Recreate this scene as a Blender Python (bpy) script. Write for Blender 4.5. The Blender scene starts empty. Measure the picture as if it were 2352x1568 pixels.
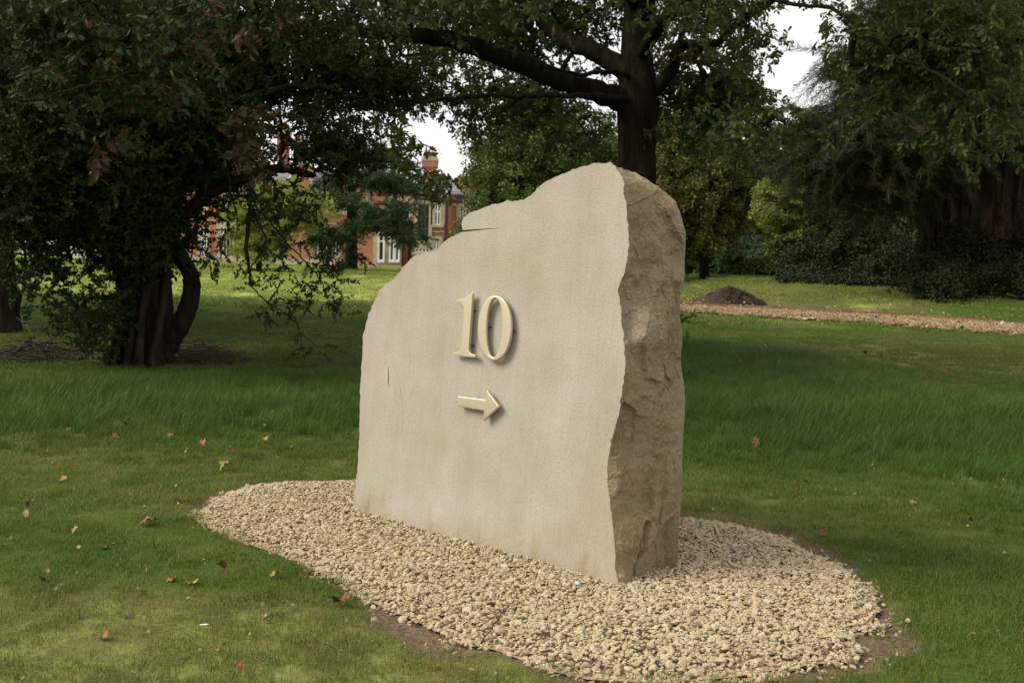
import bpy, math, random
import numpy as np
from mathutils import Vector, Matrix

random.seed(7)
RNG = np.random.default_rng(7)
SC = bpy.context.scene
COL = SC.collection
R = math.radians

# ------------------------------------------------------------------ camera
# Measurements are written in a 2352 x 1568 frame of the photograph.
F, CX, CY = 2500.0, 1176.0, 784.0
EYE = np.array([0.0, 0.0, 1.6])
PITCH, ROLL = R(4.89), R(1.6)
fwd = np.array([0, math.cos(PITCH), -math.sin(PITCH)])
up0 = np.array([0, math.sin(PITCH), math.cos(PITCH)])
rt0 = np.array([1.0, 0, 0])
rt = math.cos(ROLL) * rt0 + math.sin(ROLL) * up0
upv = math.cos(ROLL) * up0 - math.sin(ROLL) * rt0
cam_d = bpy.data.cameras.new("camera")
cam = bpy.data.objects.new("camera", cam_d)
COL.objects.link(cam)
SC.camera = cam
m = Matrix.Identity(4)
for i in range(3):
    m[i][0], m[i][1], m[i][2], m[i][3] = rt[i], upv[i], -fwd[i], EYE[i]
cam.matrix_world = m
cam_d.sensor_width = 22.5
cam_d.lens = 22.5 * F / 2352
cam_d.clip_start, cam_d.clip_end = 0.05, 4000
cam_d.dof.use_dof = True
cam_d.dof.focus_distance = 5.6
cam_d.dof.aperture_fstop = 4.0

# ------------------------------------------------------------------ world, sun, exposure
SUN_EL, SUN_AZ = R(40), R(-98)      # azimuth of the sun seen from above, 0 = +Y, negative = towards -X
w = bpy.data.worlds.new("World")
SC.world = w
w.use_nodes = True
nt = w.node_tree
nt.nodes.clear()
out = nt.nodes.new("ShaderNodeOutputWorld")
bg = nt.nodes.new("ShaderNodeBackground")
sky = nt.nodes.new("ShaderNodeTexSky")
sky.sky_type = 'NISHITA'
sky.sun_disc = False
sky.sun_elevation = SUN_EL
sky.sun_rotation = SUN_AZ
sky.dust_density = 3.0
mix = nt.nodes.new("ShaderNodeMix"); mix.data_type = 'RGBA'
mix.inputs[0].default_value = 0.96
noi = nt.nodes.new("ShaderNodeTexNoise"); noi.inputs["Scale"].default_value = 3.0
noi.inputs["Detail"].default_value = 5
tc = nt.nodes.new("ShaderNodeTexCoord")
ramp = nt.nodes.new("ShaderNodeValToRGB")
ramp.color_ramp.elements[0].position = 0.35; ramp.color_ramp.elements[0].color = (0.88, 0.88, 0.87, 1)
ramp.color_ramp.elements[1].position = 0.6; ramp.color_ramp.elements[1].color = (1, 0.99, 0.96, 1)
mul = nt.nodes.new("ShaderNodeVectorMath"); mul.operation = 'SCALE'
mul.inputs["Scale"].default_value = 6.4
nt.links.new(tc.outputs["Generated"], noi.inputs["Vector"])
nt.links.new(noi.outputs["Fac"], ramp.inputs["Fac"])
nt.links.new(ramp.outputs["Color"], mul.inputs[0])
nt.links.new(sky.outputs[0], mix.inputs[6])
nt.links.new(mul.outputs[0], mix.inputs[7])
nt.links.new(mix.outputs[2], bg.inputs[0])
bg.inputs[1].default_value = 0.11
nt.links.new(bg.outputs[0], out.inputs[0])

sd = bpy.data.lights.new("sun", 'SUN')
sd.energy = 2.7
sd.angle = R(30)
sd.color = (1.0, 0.94, 0.84)
sun = bpy.data.objects.new("sun", sd)
COL.objects.link(sun)
sdir = Vector((math.sin(SUN_AZ) * math.cos(SUN_EL), math.cos(SUN_AZ) * math.cos(SUN_EL), math.sin(SUN_EL)))
sun.rotation_euler = sdir.to_track_quat('Z', 'Y').to_euler()
sun.location = (-20, 0, 30)

SC.view_settings.view_transform = 'Standard'
SC.view_settings.look = 'None'
SC.view_settings.exposure = 0.75
SC.view_settings.gamma = 1
SC.view_settings.use_curve_mapping = False
SC.render.engine = 'CYCLES'
SC.cycles.max_bounces = 6
SC.cycles.diffuse_bounces = 3
SC.cycles.glossy_bounces = 2
SC.cycles.transmission_bounces = 3
SC.cycles.transparent_max_bounces = 6
SC.cycles.use_denoising = True

# ------------------------------------------------------------------ measuring helpers
def smooth(t):
    t = np.clip(t, 0, 1)
    return t * t * (3 - 2 * t)

def ray(x, y):
    d = fwd + rt * ((x - CX) / F) + upv * ((CY - y) / F)
    return d

def P(x, y, z=0.0):
    d = ray(x, y)
    t = (z - EYE[2]) / d[2]
    return EYE + d * t

def PD(x, y, Y):
    d = ray(x, y)
    return EYE + d * (Y / d[1])

def project(p):
    q = np.asarray(p, float) - EYE
    zz = q @ fwd
    zz = np.where(zz < 0.01, 0.01, zz)
    return CX + F * (q @ rt) / zz, CY - F * (q @ upv) / zz, zz

def hash3(i, j, k, seed):
    n = (i * 374761393 + j * 668265263 + k * 2147483647 + seed * 1274126177) & 0xFFFFFFFF
    n = ((n ^ (n >> 13)) * 1274126177) & 0xFFFFFFFF
    n = (n ^ (n >> 16)) & 0xFFFFFFFF
    return n / 4294967295.0

def vnoise(p, scale=1.0, seed=0):
    p = np.atleast_2d(np.asarray(p, float)) * scale
    i = np.floor(p).astype(np.int64)
    f = p - i
    f = f * f * (3 - 2 * f)
    r = 0
    for dx in (0, 1):
        for dy in (0, 1):
            for dz in (0, 1):
                wgt = (f[:, 0] if dx else 1 - f[:, 0]) * (f[:, 1] if dy else 1 - f[:, 1]) * (f[:, 2] if dz else 1 - f[:, 2])
                r = r + wgt * hash3(i[:, 0] + dx, i[:, 1] + dy, i[:, 2] + dz, seed)
    return r * 2 - 1

def fbm(p, scale=1.0, octv=4, seed=0):
    r, a = 0, 1.0
    for o in range(octv):
        r = r + a * vnoise(p, scale * 2 ** o, seed + o * 17)
        a *= 0.5
    return r

def n2(x, y, scale, seed=0, octv=3):
    x = np.atleast_1d(np.asarray(x, float)); y = np.atleast_1d(np.asarray(y, float))
    return fbm(np.stack([x, y, np.zeros_like(x) + 0.37], 1), scale, octv, seed)

def inside(poly, x, y):
    x = np.atleast_1d(x); y = np.atleast_1d(y)
    c = np.zeros(x.shape, bool)
    n = len(poly)
    for i in range(n):
        x1, y1 = poly[i][0], poly[i][1]
        x2, y2 = poly[(i + 1) % n][0], poly[(i + 1) % n][1]
        if y1 == y2: continue
        hit = ((y1 > y) != (y2 > y)) & (x < (x2 - x1) * (y - y1) / (y2 - y1) + x1)
        c ^= hit
    return c

def dist_poly(poly, x, y):
    x = np.atleast_1d(x); y = np.atleast_1d(y)
    best = np.full(x.shape, 1e9)
    n = len(poly)
    for i in range(n):
        a = np.array(poly[i][:2]); b = np.array(poly[(i + 1) % n][:2])
        ab = b - a
        t = np.clip(((x - a[0]) * ab[0] + (y - a[1]) * ab[1]) / max(ab @ ab, 1e-9), 0, 1)
        d = np.hypot(x - a[0] - t * ab[0], y - a[1] - t * ab[1])
        best = np.minimum(best, d)
    return best

# ------------------------------------------------------------------ object helpers
def tag(o, label=None, cat=None, group=None, kind=None):
    if label: o["label"] = label
    if cat: o["category"] = cat
    if group: o["group"] = group
    if kind: o["kind"] = kind
    return o

def empty(name, loc=(0, 0, 0), rot=(0, 0, 0)):
    o = bpy.data.objects.new(name, None)
    COL.objects.link(o)
    o.location = tuple(float(c) for c in loc); o.rotation_euler = rot
    return o

def link(name, me, parent=None, loc=None):
    o = bpy.data.objects.new(name, me)
    COL.objects.link(o)
    if parent is not None: o.parent = parent
    if loc is not None: o.location = tuple(float(c) for c in loc)
    return o

class MB:
    """collects vertices and faces of one mesh"""
    def __init__(s):
        s.v, s.f, s.m, s.n = [], [], [], 0
    def add(s, v, f, mi=0):
        v = np.asarray(v, float)
        s.v.append(v)
        s.f.extend([tuple(int(i) + s.n for i in q) for q in f])
        s.m.extend([mi] * len(f))
        s.n += len(v)
        return s
    def box(s, a, b, mi=0):
        x0, y0, z0 = a; x1, y1, z1 = b
        v = [(x0, y0, z0), (x1, y0, z0), (x1, y1, z0), (x0, y1, z0), (x0, y0, z1), (x1, y0, z1), (x1, y1, z1), (x0, y1, z1)]
        f = [(0, 3, 2, 1), (4, 5, 6, 7), (0, 1, 5, 4), (1, 2, 6, 5), (2, 3, 7, 6), (3, 0, 4, 7)]
        return s.add(v, f, mi)
    def tube(s, pts, rad, sides=8, mi=0, cap=True, flute=None):
        pts = np.asarray(pts, float); n = len(pts)
        if n < 2: return s
        tg = np.gradient(pts, axis=0)
        tg /= np.linalg.norm(tg, axis=1)[:, None] + 1e-9
        ref = np.array([0.0, 0.0, 1.0]) if abs(tg[0][2]) < 0.8 else np.array([1.0, 0, 0])
        vs = []
        a = np.cross(ref, tg[0]); a /= np.linalg.norm(a)
        ang = np.linspace(0, 2 * math.pi, sides, endpoint=False)
        for i in range(n):
            a = a - tg[i] * (a @ tg[i]); a /= np.linalg.norm(a) + 1e-9
            b = np.cross(tg[i], a)
            rr = rad[i] * (np.ones(sides) if flute is None else flute(ang, i))
            vs.append(pts[i] + (np.cos(ang) * rr)[:, None] * a + (np.sin(ang) * rr)[:, None] * b)
        vs = np.concatenate(vs)
        f = []
        for i in range(n - 1):
            for j in range(sides):
                k = (j + 1) % sides
                f.append((i * sides + j, i * sides + k, (i + 1) * sides + k, (i + 1) * sides + j))
        if cap:
            f.append(tuple(range((n - 1) * sides, n * sides)))
            f.append(tuple(reversed(range(sides))))
        return s.add(vs, f, mi)
    def mesh(s, name, mats, smooth_=False):
        me = bpy.data.meshes.new(name)
        v = np.concatenate(s.v) if s.v else np.zeros((0, 3))
        me.from_pydata(v.tolist(), [], s.f)
        for mt in (mats if isinstance(mats, (list, tuple)) else [mats]): me.materials.append(mt)
        if any(s.m): me.polygons.foreach_set("material_index", s.m)
        if smooth_: me.polygons.foreach_set("use_smooth", [True] * len(s.f))
        me.update()
        return me
    def obj(s, name, mats, parent=None, smooth_=False, loc=None):
        return link(name, s.mesh(name, mats, smooth_), parent, loc)

def spline(pts, per=6, jit=0.0, rng=RNG):
    """Catmull-Rom through rows of numbers"""
    p = np.asarray(pts, float)
    p = np.vstack([2 * p[0] - p[1], p, 2 * p[-1] - p[-2]])
    o = []
    for i in range(1, len(p) - 2):
        for k in range(per):
            t = k / per
            a, b, c, d = p[i - 1], p[i], p[i + 1], p[i + 2]
            o.append(0.5 * ((2 * b) + (-a + c) * t + (2 * a - 5 * b + 4 * c - d) * t * t + (-a + 3 * b - 3 * c + d) * t ** 3))
    o.append(p[-2])
    o = np.array(o)
    if jit: o[1:-1, :3] += rng.normal(0, jit, (len(o) - 2, 3))
    return o

# ------------------------------------------------------------------ materials
def nodes_of(name):
    mt = bpy.data.materials.new(name); mt.use_nodes = True
    nt = mt.node_tree
    return mt, nt, nt.nodes["Principled BSDF"]

def N(nt, typ, **kw):
    n = nt.nodes.new(typ)
    for k, v in kw.items():
        if k.startswith("in_"):
            n.inputs[k[3:].replace("_", " ")].default_value = v
        else: setattr(n, k, v)
    return n

def rampnode(nt, stops):
    r = nt.nodes.new("ShaderNodeValToRGB")
    e = r.color_ramp.elements
    while len(e) > 1: e.remove(e[-1])
    e[0].position = stops[0][0]; e[0].color = (*stops[0][1], 1)
    for p, c in stops[1:]:
        x = e.new(p); x.color = (*c, 1)
    return r

def noisy(name, stops, scale=5, detail=6, rough=0.9, bump=0.3, bscale=None, dist=0.02, coord="Object", stretch=(1, 1, 1), spec=0.3, metal=0.0):
    mt, nt, bs = nodes_of(name)
    L = nt.links.new
    tc = N(nt, "ShaderNodeTexCoord")
    mp = N(nt, "ShaderNodeMapping"); mp.inputs["Scale"].default_value = stretch
    L(tc.outputs[coord], mp.inputs[0])
    no = N(nt, "ShaderNodeTexNoise", in_Scale=scale, in_Detail=detail)
    L(mp.outputs[0], no.inputs["Vector"])
    rp = rampnode(nt, stops)
    L(no.outputs["Fac"], rp.inputs[0]); L(rp.outputs[0], bs.inputs["Base Color"])
    bs.inputs["Roughness"].default_value = rough
    bs.inputs["Specular IOR Level"].default_value = spec
    bs.inputs["Metallic"].default_value = metal
    if bump:
        n3 = N(nt, "ShaderNodeTexNoise", in_Scale=bscale or scale * 4, in_Detail=8)
        L(mp.outputs[0], n3.inputs["Vector"])
        b = N(nt, "ShaderNodeBump", in_Strength=bump, in_Distance=dist)
        L(n3.outputs["Fac"], b.inputs["Height"]); L(b.outputs[0], bs.inputs["Normal"])
    return mt

def leafy(name, stops, trans=0.25, rough=0.55, spec=0.35):
    """leaf material: colour differs from leaf to leaf and from spray to spray"""
    mt, nt, bs = nodes_of(name)
    L = nt.links.new
    ge = N(nt, "ShaderNodeNewGeometry")
    at = N(nt, "ShaderNodeAttribute", attribute_type='INSTANCER', attribute_name="tint")
    mx = N(nt, "ShaderNodeMath", operation='MULTIPLY_ADD')
    mx.inputs[1].default_value = 0.45
    L(ge.outputs["Random Per Island"], mx.inputs[0]); 
    sc = N(nt, "ShaderNodeMath", operation='MULTIPLY'); sc.inputs[1].default_value = 0.60
    L(at.outputs["Fac"], sc.inputs[0]); L(sc.outputs[0], mx.inputs[2])
    rp = rampnode(nt, stops)
    L(mx.outputs[0], rp.inputs[0])
    L(rp.outputs[0], bs.inputs["Base Color"])
    bs.inputs["Roughness"].default_value = rough
    bs.inputs["Specular IOR Level"].default_value = spec
    if trans:
        tr = N(nt, "ShaderNodeBsdfTranslucent")
        sh = N(nt, "ShaderNodeMixShader"); sh.inputs[0].default_value = trans
        L(rp.outputs[0], tr.inputs[0])
        L(bs.outputs[0], sh.inputs[1]); L(tr.outputs[0], sh.inputs[2])
        L(sh.outputs[0], nt.nodes["Material Output"].inputs[0])
    return mt

M = {}
M["bark"] = noisy("oak_bark", [(0.3, (0.008, 0.007, 0.004)), (0.6, (0.022, 0.020, 0.011)), (0.8, (0.042, 0.042, 0.022))], 3, 8, 1.0, 1.0, 14, 0.04, stretch=(3, 3, 0.5), spec=0.05)
M["bark_dark"] = noisy("hawthorn_bark", [(0.3, (0.012, 0.009, 0.006)), (0.7, (0.042, 0.036, 0.024))], 4, 8, 1.0, 1.0, 16, 0.04, stretch=(3, 3, 0.6), spec=0.05)
M["bark_red"] = noisy("redwood_bark", [(0.3, (0.010, 0.007, 0.005)), (0.55, (0.044, 0.028, 0.018)), (0.8, (0.085, 0.058, 0.038))], 1.6, 8, 0.95, 1.0, 5, 0.16, stretch=(3, 3, 0.22), spec=0.05)
M["leaf_oak"] = leafy("oak_leaf", [(0.0, (0.026, 0.048, 0.008)), (0.45, (0.056, 0.088, 0.014)), (0.80, (0.095, 0.125, 0.022)), (0.93, (0.11, 0.095, 0.024)), (1.0, (0.11, 0.055, 0.018))], 0.38, 0.5, 0.3)
M["leaf_brown"] = leafy("dry_oak_leaf", [(0.0, (0.03, 0.028, 0.010)), (0.5, (0.055, 0.032, 0.012)), (1.0, (0.09, 0.045, 0.018))], 0.2, 0.6, 0.3)
M["leaf_near"] = leafy("shaded_oak_leaf", [(0.0, (0.010, 0.020, 0.005)), (0.55, (0.026, 0.042, 0.008)), (0.85, (0.048, 0.058, 0.012)), (0.94, (0.065, 0.045, 0.014)), (1.0, (0.08, 0.035, 0.014))], 0.2, 0.6, 0.2)  # darker copy of the oak leaf, its shade put into the colour
M["leaf_haw"] = leafy("hawthorn_leaf", [(0.0, (0.012, 0.026, 0.005)), (0.6, (0.026, 0.048, 0.008)), (1.0, (0.048, 0.072, 0.014))], 0.2, 0.6, 0.2)
M["leaf_mid"] = leafy("park_leaf", [(0.0, (0.036, 0.056, 0.012)), (0.5, (0.080, 0.110, 0.024)), (1.0, (0.15, 0.17, 0.040))], 0.15, 0.7, 0.2)
M["leaf_olive"] = leafy("olive_leaf", [(0.0, (0.040, 0.052, 0.011)), (0.5, (0.095, 0.105, 0.022)), (1.0, (0.18, 0.155, 0.035))], 0.15, 0.7, 0.2)
M["leaf_dark"] = leafy("shrub_leaf", [(0.0, (0.008, 0.015, 0.005)), (0.6, (0.020, 0.032, 0.009)), (1.0, (0.046, 0.062, 0.018))], 0.15, 0.6, 0.2)
M["leaf_lime"] = leafy("lime_leaf", [(0.0, (0.12, 0.15, 0.03)), (0.5, (0.26, 0.29, 0.07)), (1.0, (0.40, 0.42, 0.12))], 0.3, 0.7, 0.2)
M["leaf_gold"] = leafy("gold_leaf", [(0.0, (0.14, 0.12, 0.02)), (1.0, (0.34, 0.26, 0.05))], 0.3, 0.7, 0.2)
M["needle_blue"] = leafy("cedar_needle", [(0.0, (0.022, 0.042, 0.018)), (0.5, (0.05, 0.080, 0.034)), (1.0, (0.085, 0.12, 0.052))], 0.05, 0.8, 0.2)
M["needle_brown"] = leafy("redwood_needle", [(0.0, (0.009, 0.015, 0.005)), (0.5, (0.021, 0.029, 0.009)), (0.8, (0.034, 0.040, 0.012)), (1.0, (0.07, 0.040, 0.018))], 0.05, 0.8, 0.2)
M["grass"] = leafy("grass_blade", [(0.0, (0.034, 0.068, 0.008)), (0.35, (0.072, 0.126, 0.014)), (0.60, (0.130, 0.160, 0.028)), (0.8, (0.205, 0.172, 0.070)), (1.0, (0.30, 0.235, 0.12))], 0.25, 0.6, 0.2)
M["grass_sunlit"] = leafy("sunlit_turf_blade", [(0.0, (0.040, 0.062, 0.010)), (0.35, (0.080, 0.112, 0.018)), (0.55, (0.165, 0.215, 0.040)), (1.0, (0.36, 0.42, 0.11))], 0.25, 0.7, 0.15)  # brighter copy of the grass, the far lawn's sunlight put into the colour
M["grass_long"] = leafy("long_grass_blade", [(0.0, (0.028, 0.060, 0.006)), (0.5, (0.064, 0.118, 0.012)), (0.85, (0.122, 0.168, 0.026)), (1.0, (0.22, 0.22, 0.07))], 0.25, 0.5, 0.25)
M["pebble"] = leafy("pebble_stone", [(0.0, (0.235, 0.165, 0.088)), (0.3, (0.318, 0.240, 0.141)), (0.7, (0.380, 0.298, 0.186)), (0.985, (0.43, 0.355, 0.245)), (1.0, (0.36, 0.355, 0.34))], 0, 0.85, 0.3)
M["chip"] = leafy("wood_chip_bit", [(0.0, (0.07, 0.040, 0.020)), (0.5, (0.22, 0.145, 0.078)), (1.0, (0.48, 0.37, 0.23))], 0, 0.85, 0.2)
M["soil"] = noisy("garden_soil", [(0.3, (0.020, 0.013, 0.008)), (0.7, (0.062, 0.042, 0.027))], 9, 8, 0.95, 1.0, 30, 0.03)
M["brick"] = None
M["stone_trim"] = noisy("house_stone", [(0.3, (0.34, 0.28, 0.19)), (0.7, (0.50, 0.43, 0.31))], 2, 5, 0.9, 0.2)
M["slate"] = noisy("roof_slate", [(0.3, (0.11, 0.12, 0.14)), (0.7, (0.22, 0.23, 0.26))], 1.5, 6, 0.6, 0.4, 9, 0.05, stretch=(1, 1, 4))
M["white"] = noisy("white_paint", [(0.3, (0.70, 0.70, 0.68)), (0.7, (0.82, 0.82, 0.80))], 2, 3, 0.6, 0)
M["render"] = noisy("pale_render", [(0.3, (0.55, 0.53, 0.50)), (0.7, (0.68, 0.66, 0.63))], 1.2, 5, 0.9, 0)
M["lead"] = noisy("dark_lead", [(0.3, (0.03, 0.032, 0.035)), (0.7, (0.07, 0.07, 0.075))], 2, 3, 0.6, 0)
M["pipe"] = noisy("iron_pipe", [(0.3, (0.05, 0.018, 0.014)), (0.7, (0.08, 0.03, 0.022))], 2, 3, 0.6, 0)
mt, nt, bs = nodes_of("window_glass")
bs.inputs["Base Color"].default_value = (0.03, 0.035, 0.035, 1); bs.inputs["Roughness"].default_value = 0.12
M["glass"] = mt
M["timber"] = noisy("edging_timber", [(0.3, (0.12, 0.055, 0.03)), (0.7, (0.24, 0.12, 0.07))], 3, 6, 0.85, 0.3, 20, 0.01, stretch=(0.4, 4, 4))
M["path"] = noisy("path_bark_bed", [(0.3, (0.07, 0.04, 0.025)), (0.7, (0.20, 0.12, 0.07))], 14, 8, 0.95, 0.8, 40, 0.02)
M["dead_twig"] = noisy("dead_wood", [(0.3, (0.025, 0.018, 0.012)), (0.7, (0.09, 0.068, 0.048))], 12, 5, 0.9, 0.3)

mt, nt, bs = nodes_of("red_brick")
br = N(nt, "ShaderNodeTexBrick"); br.inputs["Scale"].default_value = 1.0
br.inputs["Color1"].default_value = (0.38, 0.135, 0.075, 1); br.inputs["Color2"].default_value = (0.46, 0.19, 0.11, 1)
br.inputs["Mortar"].default_value = (0.42, 0.30, 0.22, 1); br.inputs["Brick Width"].default_value = 0.24; br.inputs["Row Height"].default_value = 0.078
br.inputs["Mortar Size"].default_value = 0.008
tc = N(nt, "ShaderNodeTexCoord"); sx = N(nt, "ShaderNodeSeparateXYZ"); cx = N(nt, "ShaderNodeCombineXYZ")
ad = N(nt, "ShaderNodeMath", operation='ADD')
nt.links.new(tc.outputs["Object"], sx.inputs[0]); nt.links.new(sx.outputs[0], ad.inputs[0]); nt.links.new(sx.outputs[1], ad.inputs[1])
nt.links.new(ad.outputs[0], cx.inputs[0]); nt.links.new(sx.outputs[2], cx.inputs[1])
nt.links.new(cx.outputs[0], br.inputs["Vector"])
no = N(nt, "ShaderNodeTexNoise", in_Scale=0.7, in_Detail=5)
nt.links.new(tc.outputs["Object"], no.inputs["Vector"])
mm = N(nt, "ShaderNodeMix", data_type='RGBA', blend_type='MULTIPLY'); mm.inputs[0].default_value = 0.6
rr_ = rampnode(nt, [(0.3, (0.65, 0.62, 0.6)), (0.7, (1.0, 1.0, 1.0))])
nt.links.new(no.outputs["Fac"], rr_.inputs[0]); nt.links.new(br.outputs["Color"], mm.inputs[6]); nt.links.new(rr_.outputs[0], mm.inputs[7])
nt.links.new(mm.outputs[2], bs.inputs["Base Color"]); bs.inputs["Roughness"].default_value = 0.9
M["brick"] = mt

# ---- bronze of the numerals
mt, nt, bs = nodes_of("satin_bronze")
bs.inputs["Metallic"].default_value = 0.65
bs.inputs["Roughness"].default_value = 0.34
tc = N(nt, "ShaderNodeTexCoord"); mp = N(nt, "ShaderNodeMapping"); mp.inputs["Scale"].default_value = (4, 4, 60)
no = N(nt, "ShaderNodeTexNoise", in_Scale=6, in_Detail=5)
nt.links.new(tc.outputs["Object"], mp.inputs[0]); nt.links.new(mp.outputs[0], no.inputs["Vector"])
rp = rampnode(nt, [(0.3, (0.52, 0.43, 0.29)), (0.7, (0.63, 0.54, 0.39))])
nt.links.new(no.outputs["Fac"], rp.inputs[0]); nt.links.new(rp.outputs[0], bs.inputs["Base Color"])
M["bronze"] = mt
mt, nt, bs = nodes_of("pin_metal"); bs.inputs["Base Color"].default_value = (0.05, 0.045, 0.035, 1); bs.inputs["Roughness"].default_value = 0.6
M["pin"] = mt

# ---- sandstone: sawn face and split side (object space: x along the face, y into the stone, z up the face)
def stone_mat(name, split):
    mt, nt, bs = nodes_of(name)
    L = nt.links.new
    tc = N(nt, "ShaderNodeTexCoord")
    # broad stains, drawn out downwards
    m1 = N(nt, "ShaderNodeMapping"); m1.inputs["Scale"].default_value = (2.6, 2.6, 0.8) if not split else (2.2, 2.2, 1.6)
    L(tc.outputs["Object"], m1.inputs[0])
    s1 = N(nt, "ShaderNodeTexNoise", in_Scale=1.6, in_Detail=7, in_Roughness=0.6); L(m1.outputs[0], s1.inputs["Vector"])
    s2 = N(nt, "ShaderNodeTexNoise", in_Scale=3.0, in_Detail=6); L(tc.outputs["Object"], s2.inputs["Vector"])
    fine = N(nt, "ShaderNodeTexNoise", in_Scale=95, in_Detail=5); L(tc.outputs["Object"], fine.inputs["Vector"])
    if split:
        r1 = rampnode(nt, [(0.28, (0.255, 0.190, 0.108)), (0.5, (0.340, 0.268, 0.168)), (0.72, (0.390, 0.325, 0.225))])
        r2 = rampnode(nt, [(0.35, (0.82, 0.78, 0.68)), (0.65, (1, 1, 1))])
    else:
        r1 = rampnode(nt, [(0.22, (0.330, 0.288, 0.222)), (0.5, (0.360, 0.322, 0.260)), (0.75, (0.385, 0.355, 0.298))])
        r2 = rampnode(nt, [(0.32, (0.86, 0.83, 0.76)), (0.62, (1, 1, 1))])
    L(s1.outputs["Fac"], r1.inputs[0]); L(s2.outputs["Fac"], r2.inputs[0])
    a = N(nt, "ShaderNodeMix", data_type='RGBA', blend_type='MULTIPLY'); a.inputs[0].default_value = 0.8
    L(r1.outputs[0], a.inputs[6]); L(r2.outputs[0], a.inputs[7])
    rf = rampnode(nt, [(0.30, (0.78, 0.76, 0.72)), (0.5, (0.99, 0.99, 0.99)), (0.72, (1.10, 1.10, 1.10))])
    L(fine.outputs["Fac"], rf.inputs[0])
    b = N(nt, "ShaderNodeMix", data_type='RGBA', blend_type='MULTIPLY'); b.inputs[0].default_value = 0.75
    L(a.outputs[2], b.inputs[6]); L(rf.outputs[0], b.inputs[7])
    col = b.outputs[2]
    sx = N(nt, "ShaderNodeSeparateXYZ"); L(tc.outputs["Object"], sx.inputs[0])
    # green-brown damp tide near the gravel
    wob = N(nt, "ShaderNodeTexNoise", in_Scale=5, in_Detail=5); L(m1.outputs[0], wob.inputs["Vector"])
    ad = N(nt, "ShaderNodeMath", operation='MULTIPLY_ADD'); ad.inputs[1].default_value = -0.42
    L(wob.outputs["Fac"], ad.inputs[0]); L(sx.outputs[2], ad.inputs[2])
    rt_ = rampnode(nt, [(0.0, (0.78, 0.75, 0.60)), (0.06, (0.90, 0.88, 0.80)), (0.20, (1, 1, 1))])
    mr = N(nt, "ShaderNodeMapRange"); mr.inputs["From Min"].default_value = -0.24; mr.inputs["From Max"].default_value = 0.5
    L(ad.outputs[0], mr.inputs[0]); L(mr.outputs[0], rt_.inputs[0])
    c = N(nt, "ShaderNodeMix", data_type='RGBA', blend_type='MULTIPLY'); c.inputs[0].default_value = 1.0
    L(col, c.inputs[6]); L(rt_.outputs[0], c.inputs[7]); col = c.outputs[2]
    # dark pits and pale flecks
    vo = N(nt, "ShaderNodeTexVoronoi", in_Scale=26); L(tc.outputs["Object"], vo.inputs["Vector"])
    rv = rampnode(nt, [(0.0, (0.45, 0.38, 0.28)), (0.05, (0.6, 0.55, 0.45)), (0.09, (1, 1, 1))])
    L(vo.outputs["Distance"], rv.inputs[0])
    vm = N(nt, "ShaderNodeTexNoise", in_Scale=9); L(tc.outputs["Object"], vm.inputs["Vector"])
    vr = rampnode(nt, [(0.52, (0, 0, 0)), (0.62, (1, 1, 1))]); L(vm.outputs["Fac"], vr.inputs[0])
    d = N(nt, "ShaderNodeMix", data_type='RGBA', blend_type='MULTIPLY'); L(vr.outputs[0], d.inputs[0])
    L(col, d.inputs[6]); L(rv.outputs[0], d.inputs[7]); col = d.outputs[2]
    if not split:
        m4 = N(nt, "ShaderNodeMapping"); m4.inputs["Scale"].default_value = (55, 55, 3.5); L(tc.outputs["Object"], m4.inputs[0])
        g4 = N(nt, "ShaderNodeTexNoise", in_Scale=1.0, in_Detail=4); L(m4.outputs[0], g4.inputs["Vector"])
        r4 = rampnode(nt, [(0.32, (0.90, 0.89, 0.87)), (0.6, (1.03, 1.03, 1.03))]); L(g4.outputs["Fac"], r4.inputs[0])
        x4 = N(nt, "ShaderNodeMix", data_type='RGBA', blend_type='MULTIPLY'); x4.inputs[0].default_value = 0.38
        L(col, x4.inputs[6]); L(r4.outputs[0], x4.inputs[7])
        g5 = N(nt, "ShaderNodeTexNoise", in_Scale=2.3, in_Detail=9, in_Roughness=0.7); L(tc.outputs["Object"], g5.inputs["Vector"])
        r5 = rampnode(nt, [(0.46, (1, 1, 1)), (0.60, (1.06, 1.08, 1.11)), (0.68, (1.12, 1.16, 1.22))]); L(g5.outputs["Fac"], r5.inputs[0])
        x5 = N(nt, "ShaderNodeMix", data_type='RGBA', blend_type='MULTIPLY'); x5.inputs[0].default_value = 0.8
        L(x4.outputs[2], x5.inputs[6]); L(r5.outputs[0], x5.inputs[7]); col = x5.outputs[2]
    L(col, bs.inputs["Base Color"])
    bs.inputs["Roughness"].default_value = 0.92; bs.inputs["Specular IOR Level"].default_value = 0.2
    f1 = N(nt, "ShaderNodeTexNoise", in_Scale=110 if not split else 45, in_Detail=6, in_Roughness=0.65); L(tc.outputs["Object"], f1.inputs["Vector"])
    bp = N(nt, "ShaderNodeBump", in_Strength=0.55 if not split else 0.9, in_Distance=0.004 if not split else 0.03)
    L(f1.outputs["Fac"], bp.inputs["Height"]); L(bp.outputs[0], bs.inputs["Normal"])
    return mt
M["sawn"] = stone_mat("sawn_sandstone", False)
M["split"] = stone_mat("split_sandstone", True)

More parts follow.
